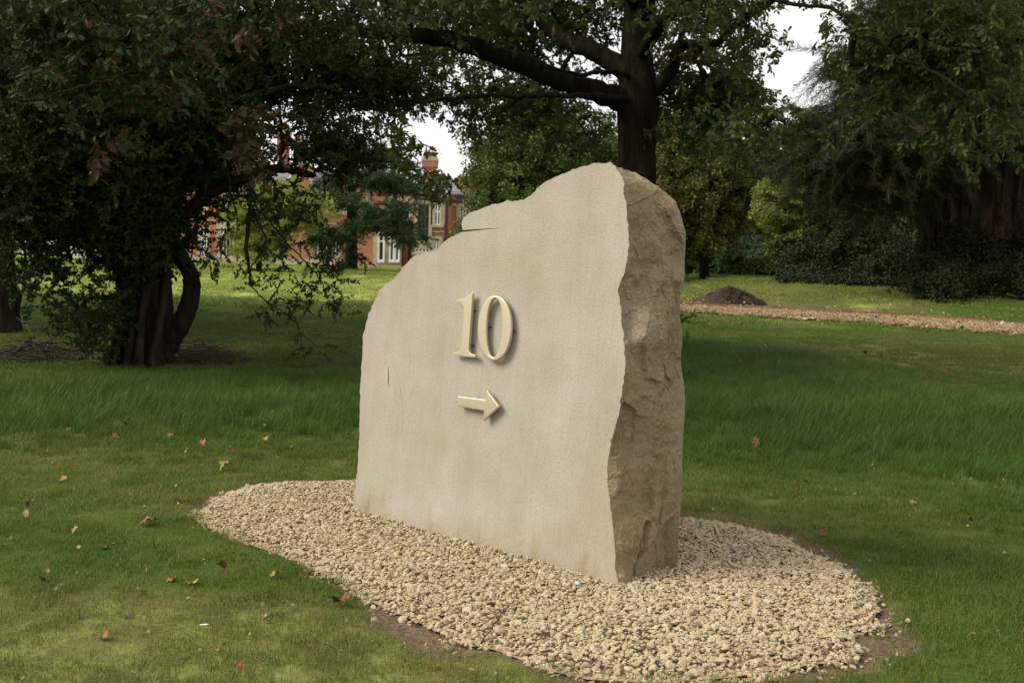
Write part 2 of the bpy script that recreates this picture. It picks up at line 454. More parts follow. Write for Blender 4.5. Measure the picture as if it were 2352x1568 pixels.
# ------------------------------------------------------------------ scattering many small pieces (stuff only)
_groups = {}
def scatter_group(variants):
    key = tuple(v.name for v in variants)
    if key in _groups: return _groups[key]
    g = bpy.data.node_groups.new("scatter", "GeometryNodeTree")
    g.interface.new_socket("Geometry", in_out='INPUT', socket_type='NodeSocketGeometry')
    g.interface.new_socket("Geometry", in_out='OUTPUT', socket_type='NodeSocketGeometry')
    gi = g.nodes.new("NodeGroupInput"); go = g.nodes.new("NodeGroupOutput")
    iop = g.nodes.new("GeometryNodeInstanceOnPoints")
    jn = g.nodes.new("GeometryNodeJoinGeometry")
    for v in variants:
        oi = g.nodes.new("GeometryNodeObjectInfo"); oi.inputs["Object"].default_value = v
        oi.transform_space = 'ORIGINAL'
        gt = g.nodes.new("GeometryNodeGeometryToInstance")
        g.links.new(oi.outputs["Geometry"], gt.inputs[0]); g.links.new(gt.outputs[0], jn.inputs[0])
    def attr(nm, ty):
        a = g.nodes.new("GeometryNodeInputNamedAttribute"); a.data_type = ty; a.inputs["Name"].default_value = nm
        return a.outputs["Attribute"]
    e2r = g.nodes.new("FunctionNodeEulerToRotation")
    g.links.new(attr("rot", 'FLOAT_VECTOR'), e2r.inputs[0])
    g.links.new(gi.outputs[0], iop.inputs["Points"]); g.links.new(jn.outputs[0], iop.inputs["Instance"])
    iop.inputs["Pick Instance"].default_value = True
    g.links.new(attr("idx", 'INT'), iop.inputs["Instance Index"])
    g.links.new(e2r.outputs[0], iop.inputs["Rotation"]); g.links.new(attr("scl", 'FLOAT_VECTOR'), iop.inputs["Scale"])
    g.links.new(iop.outputs[0], go.inputs[0])
    _groups[key] = g
    return g

def scatter(name, variants, pts, rot, scl, tint, parent=None, kind="stuff"):
    pts = np.asarray(pts, float); n = len(pts)
    me = bpy.data.meshes.new(name)
    me.vertices.add(n)
    me.vertices.foreach_set("co", pts.astype(np.float32).ravel())
    scl = np.asarray(scl, float)
    if scl.ndim == 1: scl = np.repeat(scl[:, None], 3, 1)
    for nm, ty, arr, key in (("rot", 'FLOAT_VECTOR', rot, "vector"), ("scl", 'FLOAT_VECTOR', scl, "vector"), ("tint", 'FLOAT', tint, "value"),
                             ("idx", 'INT', RNG.integers(0, len(variants), n), "value")):
        a = me.attributes.new(nm, ty, 'POINT')
        a.data.foreach_set(key, np.asarray(arr, dtype=np.int32 if ty == 'INT' else np.float32).ravel())
    me.update()
    o = link(name, me, parent)
    if kind: o["kind"] = kind
    md = o.modifiers.new("scatter", 'NODES'); md.node_group = scatter_group(variants)
    return o

def source(name, mb, mats):
    """a piece that is only ever scattered: never linked to the scene by itself"""
    me = mb.mesh(name, mats)
    return bpy.data.objects.new(name, me)

def rotm(ax, ay, az):
    from mathutils import Euler
    return np.array(Euler((ax, ay, az)).to_matrix())

# leaf shapes: length 1 along +Y, lying in XY
def leaf_shape(ts, ws, fold=0.15, curl=0.1):
    n = len(ts)
    v, f = [], []
    for t, wd in zip(ts, ws):
        zc = -curl * t * t
        v += [(-wd, t, zc + wd * fold * 2), (0, t, zc), (wd, t, zc + wd * fold * 2)]
    for i in range(n - 1):
        a = i * 3; b = a + 3
        f += [(a, a + 1, b + 1, b), (a + 1, a + 2, b + 2, b + 1)]
    return np.array(v), f
OAK = leaf_shape([0, .16, .28, .38, .52, .62, .78, .88, 1.0], [.012, .05, .19, .09, .29, .13, .25, .10, .0])
OAK_LO = leaf_shape([0, .25, .4, .6, .75, 1.0], [.01, .2, .1, .28, .12, .03])
SIMPLE = leaf_shape([0, .35, .75, 1.0], [.02, .30, .24, .0])
KITE = leaf_shape([0, .45, 1.0], [.0, .34, .0])

def sprig(name, shape, n, length, size, mat, seed, spread=55, stem=0.004, flat=0.6, droop=0.3):
    r = np.random.default_rng(seed)
    mb = MB()
    ts = np.linspace(0, 1, 5)
    bend = r.normal(0, 0.12, 3) * length
    st = np.stack([bend[0] * ts ** 2, ts * length, -droop * length * ts ** 2 + bend[1] * 0], 1)
    mb.tube(st, np.linspace(stem, stem * 0.4, 5), 3, 1, cap=False)
    for k in range(n):
        t = (k + 0.6) / n if k < n - 1 else 1.0
        t = min(1, 0.12 + 0.9 * t)
        p = np.array([bend[0] * t * t, t * length, -droop * length * t * t])
        side = (1 if k % 2 else -1) * R(spread) * r.uniform(0.5, 1.3)
        if k == n - 1: side = r.normal(0, 0.2)
        s = size * r.uniform(0.7, 1.15)
        mr = rotm(0, 0, -side) @ rotm(r.normal(-0.35, 0.35), r.normal(0, 1 - flat) * 1.6, 0)
        mb.add(shape[0] * s @ mr.T + p, shape[1], 0)
    return source(name, mb, [mat, M["dead_twig"]])

def clump(name, shape, n, rad, size, mat, seed, flatz=0.7, up=0.4):
    r = np.random.default_rng(seed)
    mb = MB()
    for k in range(n):
        d = r.normal(0, 1, 3); d /= np.linalg.norm(d)
        p = d * rad * r.uniform(0.25, 1) ** 0.6 * np.array([1, 1, flatz])
        s = size * r.uniform(0.6, 1.25)
        mr = rotm(r.normal(0, 1.0) * (1 - up) - 0.3, r.normal(0, 0.9), r.uniform(0, 6.28))
        mb.add(shape[0] * s @ mr.T + p, shape[1], 0)
    return source(name, mb, [mat])

def needles(name, n, length, size, mat, seed, hang=0.5, width=0.03, spread=1.0, flat=1.0):
    """a conifer spray: narrow blades all along a sagging twig"""
    r = np.random.default_rng(seed)
    mb = MB()
    ts = np.linspace(0, 1, 6)
    mb.tube(np.stack([0 * ts, ts * length, -hang * length * ts ** 2], 1), np.linspace(0.012, 0.004, 6), 3, 1, cap=False)
    for k in range(n):
        t = r.uniform(0.05, 1)
        p = np.array([0, t * length, -hang * length * t * t])
        d = np.array([r.normal(0, 1) * spread, r.uniform(0.2, 1.2), r.normal(-hang, 0.5) * flat])
        d /= np.linalg.norm(d)
        s = size * r.uniform(0.5, 1.2) * (1.15 - 0.5 * t)
        q = np.cross(d, r.normal(0, 1, 3)); q /= np.linalg.norm(q)
        v = np.array([p - q * width * s * 0.5, p + d * s * 0.6 + q * width * s * 1.3, p + d * s, p + d * s * 0.55 - q * width * s * 1.3])
        mb.add(v, [(0, 1, 2, 3)], 0)
    return source(name, mb, [mat, M["dead_twig"]])

SRC = {}
SRC["oak"] = [sprig(f"oak_spray", OAK, 9, 0.26, 0.135, M["leaf_oak"], 10 + i) for i in range(4)]
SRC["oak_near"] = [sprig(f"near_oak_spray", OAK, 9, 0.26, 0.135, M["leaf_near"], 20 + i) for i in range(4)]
SRC["oak_brown"] = [sprig(f"dry_oak_spray", OAK, 9, 0.22, 0.14, M["leaf_brown"], 30 + i, droop=1.0) for i in range(3)]
SRC["haw"] = [sprig(f"hawthorn_spray", SIMPLE, 22, 0.26, 0.048, M["leaf_haw"], 50 + i, spread=60, stem=0.003, flat=0.3) for i in range(5)]
SRC["mid"] = [clump("leaf_clump", KITE, 80, 0.5, 0.17, M["leaf_mid"], 70 + i) for i in range(3)]
SRC["olive"] = [clump("leaf_clump", KITE, 80, 0.5, 0.17, M["leaf_olive"], 80 + i) for i in range(3)]
SRC["dark"] = [clump("leaf_clump", KITE, 90, 0.4, 0.12, M["leaf_dark"], 90 + i) for i in range(3)]
SRC["ivy"] = [clump("ivy_clump", SIMPLE, 60, 0.16, 0.055, M["leaf_dark"], 95 + i) for i in range(3)]
SRC["lime"] = [clump("leaf_clump", KITE, 80, 0.5, 0.17, M["leaf_lime"], 100 + i, 0.35, 0.8) for i in range(3)]
SRC["gold"] = [clump("leaf_clump", KITE, 80, 0.4, 0.15, M["leaf_gold"], 110 + i) for i in range(2)]
SRC["cedar"] = [needles("cedar_spray", 90, 0.9, 0.34, M["needle_blue"], 120 + i, 0.08, 0.05, 0.9, 0.5) for i in range(3)]
SRC["redwood"] = [needles("redwood_spray", 230, 1.2, 0.24, M["needle_brown"], 130 + i, 0.5, 0.022, 0.9) for i in range(3)]

# ------------------------------------------------------------------ trees
def E(px, py, Y, rx, ry, rY):
    """an ellipsoid measured in the frame at depth Y -> centre and radii in metres"""
    c = PD(px, py, Y)
    return c, np.array([rx / F * Y, rY, ry / F * Y])

def fill(ells, gaps=(), seed=0, cut=0.0, nscale=0.9):
    r = np.random.default_rng(seed)
    out = []
    for (c, rad, n) in ells:
        d = r.normal(0, 1, (n, 3)); d /= np.linalg.norm(d, axis=1)[:, None]
        p = c + d * rad * (r.uniform(0.0, 1, (n, 1)) ** 0.42)
        out.append(p)
    p = np.concatenate(out)
    if cut > -1:
        p = p[fbm(p, nscale, 2, seed + 5) > cut - 0.45]
    if gaps:
        x, y, _ = project(p)
        keep = np.ones(len(p), bool)
        for (gx, gy, rx, ry) in gaps:
            keep &= ((x - gx) / rx) ** 2 + ((y - gy) / ry) ** 2 > 1 + 0.25 * vnoise(p, 2.0, 3)
        p = p[keep]
    return p

def grow(limbs, targets, seed=0, rmin=0.006, kpow=0.42, sag=0.12):
    """limbs: arrays (n,4) x y z r. Branches from the nearest limb or branch reach out to every target."""
    r = np.random.default_rng(seed)
    cap = len(targets) * 5 + sum(len(l) for l in limbs) + 5
    pos = np.zeros((cap, 3)); n = 0
    for l in limbs:
        k = len(l); pos[n:n + k] = l[:, :3]; n += k
    base = n
    d0 = np.array([np.min(np.linalg.norm(pos[:n] - t, axis=1)) for t in targets]) if len(targets) else []
    order = np.argsort(d0)
    chains, par, cnt = [], np.full(cap, -1), np.zeros(cap)
    for ti in order:
        t = targets[ti]
        dd = np.linalg.norm(pos[:n] - t, axis=1)
        j = int(np.argmin(dd)); L = dd[j]
        if L < 0.05: continue
        k = 4
        ids = []
        prev = j
        perp = r.normal(0, 1, 3) * L * 0.10
        for q in range(1, k + 1):
            s = q / k
            pt = pos[j] * (1 - s) + t * s + perp * math.sin(math.pi * s) + np.array([0, 0, 1]) * L * sag * math.sin(math.pi * s)
            pos[n] = pt; par[n] = prev; prev = n; ids.append(n); n += 1
        chains.append((j, ids))
    for i in range(n - 1, base - 1, -1):
        cnt[i] += 0.25
        if par[i] >= base: cnt[par[i]] += cnt[i]
    mb = MB()
    for j, ids in chains:
        rr = [rmin * (1 + cnt[i]) ** kpow for i in ids]
        pts = np.vstack([pos[j], pos[ids]])
        mb.tube(pts, [rr[0]] + rr, 5 if rr[0] > 0.03 else 4, 0, cap=False)
    return mb

def limbpx(rows, per=6, jit=0.0):
    """rows: px, py, depth, radius"""
    pts = [[*PD(x, y, Y), rr] for x, y, Y, rr in rows]
    return spline(pts, per, jit)

def bark_tube(l, sides=14, rough=0.06, seed=0):
    mb = MB()
    r = np.random.default_rng(seed)
    ph = r.uniform(0, 6, 4)
    def fl(a, i):
        return 1 + rough * (np.sin(a * 3 + ph[0] + i * 0.15) * 0.6 + np.sin(a * 5 + ph[1] - i * 0.2) * 0.5 + np.sin(a * 7 + ph[2]) * 0.4)
    mb.tube(l[:, :3], l[:, 3], sides, 0, True, fl)
    return mb

def leaf_spread(centres, per, rad, seed, flatz=0.7):
    r = np.random.default_rng(seed)
    c = np.repeat(centres, per, 0)
    return c + r.normal(0, 1, c.shape) * rad * np.array([1, 1, flatz])

def rand_rot(n, r, tilt=0.5, down=0.0):
    return np.stack([r.normal(down, tilt, n), r.normal(0, tilt, n), r.uniform(0, 6.283, n)], 1)

def crown(name, src, centres, per, rad, smin, smax, parent, seed, tilt=0.6, down=-0.2, flatz=0.7, tintscale=0.6, tbias=0.0, gaps=()):
    p = leaf_spread(centres, per, rad, seed, flatz)
    if gaps:
        x, y, _ = project(p)
        keep = np.ones(len(p), bool)
        for (gx, gy, rx, ry) in gaps:
            keep &= ((x - gx) / rx) ** 2 + ((y - gy) / ry) ** 2 > 1 + 0.3 * vnoise(p, 3.0, 3)
        p = p[keep]
    r = np.random.default_rng(seed + 1)
    n = len(p)
    tint = np.clip(0.45 + tbias + 0.35 * fbm(p, tintscale, 2, seed) + r.normal(0, 0.15, n), 0, 1)
    return scatter(name, src, p, rand_rot(n, r, tilt, down), r.uniform(smin, smax, n), tint, parent)

# ------------------------------------------------------------------ terrain and outlines
PATH_FAR = [P(x, y)[:2] for x, y in [(1300, 690), (1570, 704), (1750, 713), (1950, 724), (2150, 736), (2352, 749), (2800, 782)]]
PATH_NEAR = [P(x, y)[:2] for x, y in [(1300, 699), (1570, 716), (1750, 727), (1950, 739), (2150, 754), (2352, 769), (2800, 806)]]
_pfx = np.array([p[0] for p in PATH_FAR]); _pfy = np.array([p[1] for p in PATH_FAR])
def terrain(x, y):
    """flat park with a low bank rising behind the path on the right"""
    x = np.asarray(x, float); y = np.asarray(y, float)
    d = y - np.interp(x, _pfx, _pfy)
    return 0.6 * smooth((d - 0.8) / 6) * smooth((x - 6.0) / 4) * (1 - 0.75 * smooth((y - 48) / 20))

def PT(px, py):
    z = 0.0
    for _ in range(12):
        p = P(px, py, z)
        z = float(terrain(p[0], p[1]))
    return np.array([p[0], p[1], z])

GR_PX = [(443, 1178), (480, 1150), (520, 1130), (580, 1114), (650, 1107), (720, 1104), (810, 1103), (950, 1106), (1150, 1120), (1350, 1145), (1560, 1186), (1640, 1200),
         (1720, 1216), (1800, 1236), (1870, 1266), (1940, 1302), (1990, 1336), (2022, 1370), (2033, 1400), (2012, 1432), (1968, 1455), (1990, 1485), (1965, 1515),
         (1880, 1528), (1790, 1540), (1700, 1556), (1600, 1566), (1500, 1570), (1350, 1562), (1260, 1541), (1160, 1502), (1100, 1482), (1030, 1460), (940, 1421),
         (880, 1397), (830, 1372), (780, 1332), (720, 1310), (650, 1278), (600, 1260), (540, 1240), (490, 1216), (455, 1196)]
GRAVEL = [tuple(P(x, y, -0.01)[:2]) for x, y in GR_PX]
DIRT_PX = [[(1560, 1172), (1700, 1190), (1830, 1222), (1920, 1262), (1975, 1310), (2020, 1350), (2072, 1395), (2115, 1440), (2120, 1490), (2040, 1500), (2020, 1545), (1900, 1555), (1820, 1560), (1700, 1590), (1500, 1600), (1700, 1450), (1700, 1250), (1560, 1230)],
           [(815, 1362), (900, 1392), (960, 1420), (1040, 1455), (1100, 1492), (1060, 1530), (980, 1510), (900, 1462), (840, 1420)],
           [(1240, 1535), (1400, 1562), (1640, 1568), (1660, 1600), (1400, 1600), (1250, 1570)]]
DIRT = [[tuple(P(x, y)[:2]) for x, y in d] for d in DIRT_PX]
LONG_PX = [(-500, 865), (0, 868), (400, 862), (800, 850), (1200, 815), (1570, 775), (1900, 812), (2100, 850), (2352, 905), (2900, 1000),
           (2900, 1400), (2352, 1232), (2100, 1152), (1900, 1100), (1700, 1082), (1570, 1050), (1200, 1055), (800, 1050), (400, 1052), (0, 1058), (-500, 1060)]
LONG = [tuple(P(x, y)[:2]) for x, y in LONG_PX]
PATHPOLY = [tuple(p) for p in PATH_FAR] + [tuple(p) for p in reversed(PATH_NEAR)]

def soilness(x, y):
    """1 on bare earth and under the gravel, 0 on grass"""
    wob = 0.05 * n2(x, y, 5.0, 3)
    s = np.zeros(np.shape(x))
    ing = inside(GRAVEL, x, y); dg = dist_poly(GRAVEL, x, y)
    s = np.maximum(s, np.where(ing, 1.0, smooth(1 - (dg + wob - 0.0) / 0.05)))
    for d in DIRT:
        i = inside(d, x, y); dd = dist_poly(d, x, y) + wob
        s = np.maximum(s, np.where(i, smooth(0.35 + dd / 0.08), 0))
    return s

def dry_sun_tint(x, y):
    """yellowing of the turf, strongest in the near left corner and along the path, plus painted sunlight on the far lawn"""
    px, py = x, y
    d = 0.38 + 0.24 * n2(px, py, 0.9, 11) + 0.12 * n2(px, py, 4.0, 12)
    c = P(150, 1520)[:2]
    d = d + 0.30 * np.exp(-(((px - c[0]) / 1.3) ** 2 + ((py - c[1]) / 0.75) ** 2))
    c = P(1000, 1550)[:2]
    d = d + 0.22 * np.exp(-(((px - c[0]) / 0.8) ** 2 + ((py - c[1]) / 0.5) ** 2))
    c = P(2250, 830)[:2]
    d = d + 0.40 * np.exp(-(((px - c[0]) / 4.5) ** 2 + ((py - c[1]) / 3.0) ** 2))
    d = d + 0.22 * np.exp(-(((py - 41) / 4.5) ** 2)) * (px < 3)
    d = d + 0.42 * smooth((py - 28) / 4) * (1 - 0.6 * smooth((px - 4) / 3))  # not dryness: sunlight painted on the lawn beyond the tree shade
    return np.clip(np.where(py < 24, np.minimum(d, 0.64), d), 0, 1)

# ground sheet, fine near the gravel and coarse towards the horizon
def stretch(fine0, fine1, step, far0, far1, g=1.16):
    a = list(np.arange(fine0, fine1 + 1e-6, step))
    s, v = step, fine1
    while v < far1:
        s *= g; v += s; a.append(min(v, far1))
    s, v = step, fine0
    b = []
    while v > far0:
        s *= g; v -= s; b.append(max(v, far0))
    return np.array(b[::-1] + a)
gx = stretch(-3.2, 3.4, 0.045, -1500, 1500)
gy = stretch(2.6, 8.6, 0.045, -300, 2500)
XX, YY = np.meshgrid(gx, gy)
xf, yf = XX.ravel(), YY.ravel()
so = np.where((np.abs(xf) < 4.5) & (yf > 1.5) & (yf < 9.5), 1, 0).astype(float)
idx = np.where(so > 0)[0]
so[idx] = soilness(xf[idx], yf[idx])
zf = terrain(xf, yf) - 0.03 * so + 0.012 * n2(xf, yf, 1.3, 8, 2) * (yf < 30)
zf[idx] += 0.010 * so[idx] * n2(xf[idx], yf[idx], 16, 9, 2)
nx, ny = len(gx), len(gy)
fi = (np.arange(ny - 1)[:, None] * nx + np.arange(nx - 1)[None, :]).ravel()
faces = np.stack([fi, fi + 1, fi + 1 + nx, fi + nx], 1)
me = bpy.data.meshes.new("ground")
me.from_pydata(np.stack([xf, yf, zf], 1).tolist(), [], faces.tolist())
at = me.attributes.new("soil", 'FLOAT', 'POINT'); at.data.foreach_set("value", so.astype(np.float32))
at = me.attributes.new("dry", 'FLOAT', 'POINT'); at.data.foreach_set("value", dry_sun_tint(xf, yf).astype(np.float32))  # also carries the far lawn's painted sunlight
me.polygons.foreach_set("use_smooth", [True] * len(faces))
mt, nt, bs = nodes_of("turf_ground")
L = nt.links.new
a1 = N(nt, "ShaderNodeAttribute", attribute_name="soil"); a2 = N(nt, "ShaderNodeAttribute", attribute_name="dry")
tc = N(nt, "ShaderNodeTexCoord")
no = N(nt, "ShaderNodeTexNoise", in_Scale=2.2, in_Detail=10, in_Roughness=0.7); L(tc.outputs["Object"], no.inputs["Vector"])
n9 = N(nt, "ShaderNodeTexNoise", in_Scale=40, in_Detail=6); L(tc.outputs["Object"], n9.inputs["Vector"])
ad = N(nt, "ShaderNodeMath", operation='MULTIPLY_ADD'); ad.inputs[1].default_value = 0.35
sb = N(nt, "ShaderNodeMath", operation='SUBTRACT'); sb.inputs[1].default_value = 0.175
L(no.outputs["Fac"], ad.inputs[0]); L(a2.outputs["Fac"], ad.inputs[2]); L(ad.outputs[0], sb.inputs[0])
g1 = rampnode(nt, [(0.0, (0.026, 0.042, 0.007)), (0.4, (0.052, 0.082, 0.012)), (0.6, (0.112, 0.106, 0.034)), (0.75, (0.25, 0.30, 0.065)), (1.0, (0.28, 0.28, 0.09))])  # bright upper stops hold the sunlight painted on the far lawn
L(sb.outputs[0], g1.inputs[0])
g2 = rampnode(nt, [(0.3, (0.065, 0.042, 0.025)), (0.7, (0.19, 0.135, 0.088))]); L(n9.outputs["Fac"], g2.inputs[0])
mx = N(nt, "ShaderNodeMix", data_type='RGBA'); L(a1.outputs["Fac"], mx.inputs[0]); L(g1.outputs[0], mx.inputs[6]); L(g2.outputs[0], mx.inputs[7])
L(mx.outputs[2], bs.inputs["Base Color"]); bs.inputs["Roughness"].default_value = 0.95; bs.inputs["Specular IOR Level"].default_value = 0.1
bp = N(nt, "ShaderNodeBump", in_Strength=0.8, in_Distance=0.02); L(n9.outputs["Fac"], bp.inputs["Height"]); L(bp.outputs[0], bs.inputs["Normal"])
me.materials.append(mt)
ground = link("ground", me); ground["kind"] = "structure"

# ------------------------------------------------------------------ path with timber edging
pf, pn = spline(PATH_FAR, 8), spline(PATH_NEAR, 8)
rows = 6
v = []
for i in range(len(pf)):
    for k in range(rows + 1):
        s = k / rows
        q = pf[i] * (1 - s) + pn[i] * s
        v.append((q[0], q[1], float(terrain(q[0], q[1])) + 0.03 + 0.02 * math.sin(math.pi * s)))
f = [(i * (rows + 1) + k, (i + 1) * (rows + 1) + k, (i + 1) * (rows + 1) + k + 1, i * (rows + 1) + k + 1) for i in range(len(pf) - 1) for k in range(rows)]
o = MB().add(v, f).obj("path", M["path"]); o["kind"] = "structure"

chips = []
for i in range(4):
    r = np.random.default_rng(200 + i); mb = MB()
    for k in range(14):
        l, wd, th = r.uniform(0.03, 0.09), r.uniform(0.012, 0.03), r.uniform(0.004, 0.01)
        b = MB().box((-l / 2, -wd / 2, 0), (l / 2, wd / 2, th)); vv = b.v[0]
        vv[4:, 0] *= r.uniform(0.6, 1)
        mr = rotm(r.normal(0, 0.35), r.normal(0, 0.35), r.uniform(0, 6.28))
        mb.add(vv @ mr.T + np.array([r.normal(0, 0.07), r.normal(0, 0.07), r.uniform(0, 0.02)]), b.f)
    chips.append(source("wood_chip_cluster", mb, [M["chip"]]))
n = 9000
r = np.random.default_rng(5)
tt = r.uniform(0, len(pf) - 1.001, n); ss = np.where(r.random(n) < .96, r.uniform(0.01, 0.99, n), 1 + np.abs(r.normal(0, .10, n)))
i0 = tt.astype(int); fr = (tt - i0)[:, None]
q = (pf[i0] * (1 - fr) + pf[i0 + 1] * fr) * (1 - ss[:, None]) + (pn[i0] * (1 - fr) + pn[i0 + 1] * fr) * ss[:, None]
pz = terrain(q[:, 0], q[:, 1]) + 0.04
scatter("wood_chips", chips, np.column_stack([q, pz]), np.stack([0 * tt, 0 * tt, r.uniform(0, 6.28, n)], 1), r.uniform(0.8, 1.4, n), r.uniform(0, 1, n))

edg = empty("path_edging", (float(pf[len(pf) // 2][0]), float(pf[len(pf) // 2][1]), 0))
tag(edg, "long low brown timber edging boards along the far side of the wood chip path", "path edging")
off = np.array(edg.location)
seg = spline(PATH_FAR, 40)
cum = np.r_[0, np.cumsum(np.linalg.norm(np.diff(seg, axis=0), axis=1))]
s0 = 0.0; bi = 0
rb = random.Random(4)
while s0 < cum[-1] - 0.5:
    ln = rb.uniform(0.9, 1.3) if s0 < 12 else rb.uniform(2.2, 2.8)
    s1 = min(s0 + ln, cum[-1])
    a = np.array([np.interp(s0 + 0.01, cum, seg[:, k]) for k in (0, 1)]); b = np.array([np.interp(s1 - 0.012, cum, seg[:, k]) for k in (0, 1)])
    d = (b - a) / np.linalg.norm(b - a); nn = np.array([-d[1], d[0]])
    nn = nn if nn[1] > 0 else -nn
    z = float(terrain(*((a + b) / 2)))
    hh = float(np.interp(s0, [0, 9, 14], [0.15, 0.14, 0.075])) + rb.uniform(-0.008, 0.008)
    v = []
    for zz in (z - 0.1, z + hh):
        for p_ in (a, b, b + nn * 0.045, a + nn * 0.045): v.append((p_[0] - off[0], p_[1] - off[1], zz + (rb.uniform(-.006, .006) if zz > z else 0)))
    fb = [(0, 3, 2, 1), (4, 5, 6, 7), (0, 1, 5, 4), (1, 2, 6, 5), (2, 3, 7, 6), (3, 0, 4, 7)]
    MB().add(v, fb).obj("board", M["timber"], edg)
    s0 = s1; bi += 1

# ------------------------------------------------------------------ soil mound
mc = P(1675, 702); mc = np.array([mc[0], PATH_FAR[1][1] + 0.9, 0])
mc[0] = PD(1675, 700, mc[1])[0]
v, f = [], []
nr, na = 26, 64
for i in range(nr + 1):
    for j in range(na):
        a = 2 * math.pi * j / na; s = i / nr
        rad = 1.22 * s * (1 + 0.12 * math.sin(a * 2 + 1) + 0.07 * math.sin(a * 5))
        x, y = rad * math.cos(a), rad * math.sin(a) * 0.75
        h = 0.58 * max(0, 1 - s ** 1.35) ** 1.0
        v.append((x, y, h))
v = np.array(v)
d = fbm(v + 3, 3.0, 4, 4); v[:, 2] += (0.06 * d + 0.05 * np.abs(fbm(v, 11, 2, 9))) * np.clip(v[:, 2] * 6, 0.1, 1)
for i in range(nr):
    for j in range(na):
        k = (j + 1) % na
        f.append((i * na + j, (i + 1) * na + j, (i + 1) * na + k, i * na + k))
v[:, 2] -= 0.02
mound = empty("soil_mound", mc)
tag(mound, "small heap of dark brown dug soil behind the wood chip path", "soil heap")
MB().add(v, f).obj("heap", M["soil"], mound)
clods = []
r = np.random.default_rng(9)
def lump(seed, rough=0.25, el=(1, 0.8, 0.55), sub=2, mat=None, nm="lump"):
    import bmesh
    bm = bmesh.new(); bmesh.ops.create_icosphere(bm, subdivisions=sub, radius=1.0)
    r_ = np.random.default_rng(seed)
    vv = np.array([q.co[:] for q in bm.verts]); off_ = r_.uniform(0, 50, 3)
    vv *= (1 + rough * fbm(vv + off_, 1.1, 2, seed))[:, None]
    for _ in range(6):
        nrm = r_.normal(0, 1, 3); nrm /= np.linalg.norm(nrm); c = r_.uniform(0.55, 0.85)
        dd = vv @ nrm; vv = vv - np.outer(np.maximum(dd - c, 0) * 0.85, nrm)
    vv *= np.array(el) * r_.uniform(0.8, 1.2, 3)
    f_ = [[q.index for q in fc.verts] for fc in bm.faces]; bm.free()
    me_ = MB().add(vv, f_).mesh(nm, [mat])
    return bpy.data.objects.new(nm, me_)
cl = [lump(300 + i, 0.4, (1, 0.9, 0.7), 2, M["soil"], "soil_clod") for i in range(3)]
a = r.uniform(0, 6.28, 420); s = r.uniform(0, 1.08, 420)
x = 1.22 * s * np.cos(a); y = 0.92 * s * np.sin(a); z = 0.58 * np.clip(1 - s ** 1.35, 0, 1) + 0.01
scatter("soil_clods", cl, np.stack([x, y, z], 1), rand_rot(420, r, 2), r.uniform(0.015, 0.055, 420), r.uniform(0, 1, 420), mound)

# ------------------------------------------------------------------ the standing stone
A, B = P(812, 1176), P(1420, 1346)
eu = (B - A) / np.linalg.norm(B - A)
n0 = np.array([eu[1], -eu[0], 0])
AL = R(4.5)
zz = np.array([0, 0, 1.0])
ev = math.cos(AL) * zz - math.sin(AL) * n0
nn_ = math.cos(AL) * n0 + math.sin(AL) * zz
def uv(px, py, wd=0.0):
    """frame point -> (u along the face, v up the face) on the plane lying wd behind the face"""
    d = ray(px, py)
    o_ = A - nn_ * wd
    t = ((o_ - EYE) @ nn_) / (d @ nn_)
    q = EYE + d * t - A
    return np.array([q @ eu, q @ ev])
stone = empty("standing_stone", A)
mm_ = Matrix.Identity(4)
for i in range(3):
    mm_[i][0], mm_[i][1], mm_[i][2], mm_[i][3] = eu[i], -nn_[i], ev[i], A[i]
stone.matrix_world = mm_
tag(stone, "tall pale sandstone slab with bronze number 10 and arrow standing in a gravel bed", "standing stone")

left_px = [(812, 1176), (814, 1130), (820, 1085), (824, 1030), (826, 960), (827, 900), (831, 830), (834, 770), (842, 735), (850, 714), (860, 692), (872, 668), (884, 652)]
top_px = [(884, 652), (898, 646), (906, 640), (912, 630), (926, 614), (942, 596), (958, 586), (972, 582), (990, 579), (1003, 574), (1012, 562), (1030, 548), (1046, 540), (1061, 533),
          (1110, 527.5), (1160, 523.5), (1110, 525.5), (1062, 528.5), (1059, 515), (1064, 500), (1078, 490), (1100, 482), (1116, 474), (1130, 470), (1150, 466), (1165, 461), (1178, 463), (1196, 460), (1212, 454),
          (1228, 440), (1243, 424), (1262, 412), (1282, 404), (1305, 394), (1330, 385), (1350, 380), (1368, 375), (1385, 377), (1404, 373)]
rightf_px = [(1404, 373), (1418, 388), (1429, 402), (1433, 416), (1431, 440), (1437, 466), (1440, 500), (1445, 530), (1445, 565), (1442, 596), (1434, 630), (1421, 663), (1424, 690), (1428, 715), (1431, 750), (1434, 790),
             (1436, 840), (1432, 880), (1426, 918), (1420, 960), (1405, 1005), (1401, 1030), (1396, 1060), (1394, 1100), (1399, 1130), (1402, 1168), (1407, 1200), (1410, 1236), (1413, 1270), (1413, 1303), (1420, 1346)]
rightb_px = [(1463, 399), (1485, 412), (1507, 427), (1530, 443), (1552, 463), (1562, 487), (1569, 514), (1575, 535), (1574, 570), (1572, 609), (1571, 645), (1565, 677), (1564, 705), (1564, 729), (1568, 755), (1569, 790),
             (1564, 822), (1568, 855), (1572, 887), (1574, 920), (1573, 950), (1570, 990), (1568, 1034), (1567, 1070), (1567, 1099), (1565, 1140), (1562, 1180), (1559, 1210), (1558, 1236), (1557, 1280), (1554, 1312)]
TH = 0.42
Fl = np.array([uv(*p) for p in left_px]); Ft = np.array([uv(*p) for p in top_px]); Fr = np.array([uv(*p) for p in rightf_px])
Br = np.array([uv(*p, TH) for p in rightb_px])
Fl[0, 1] = 0
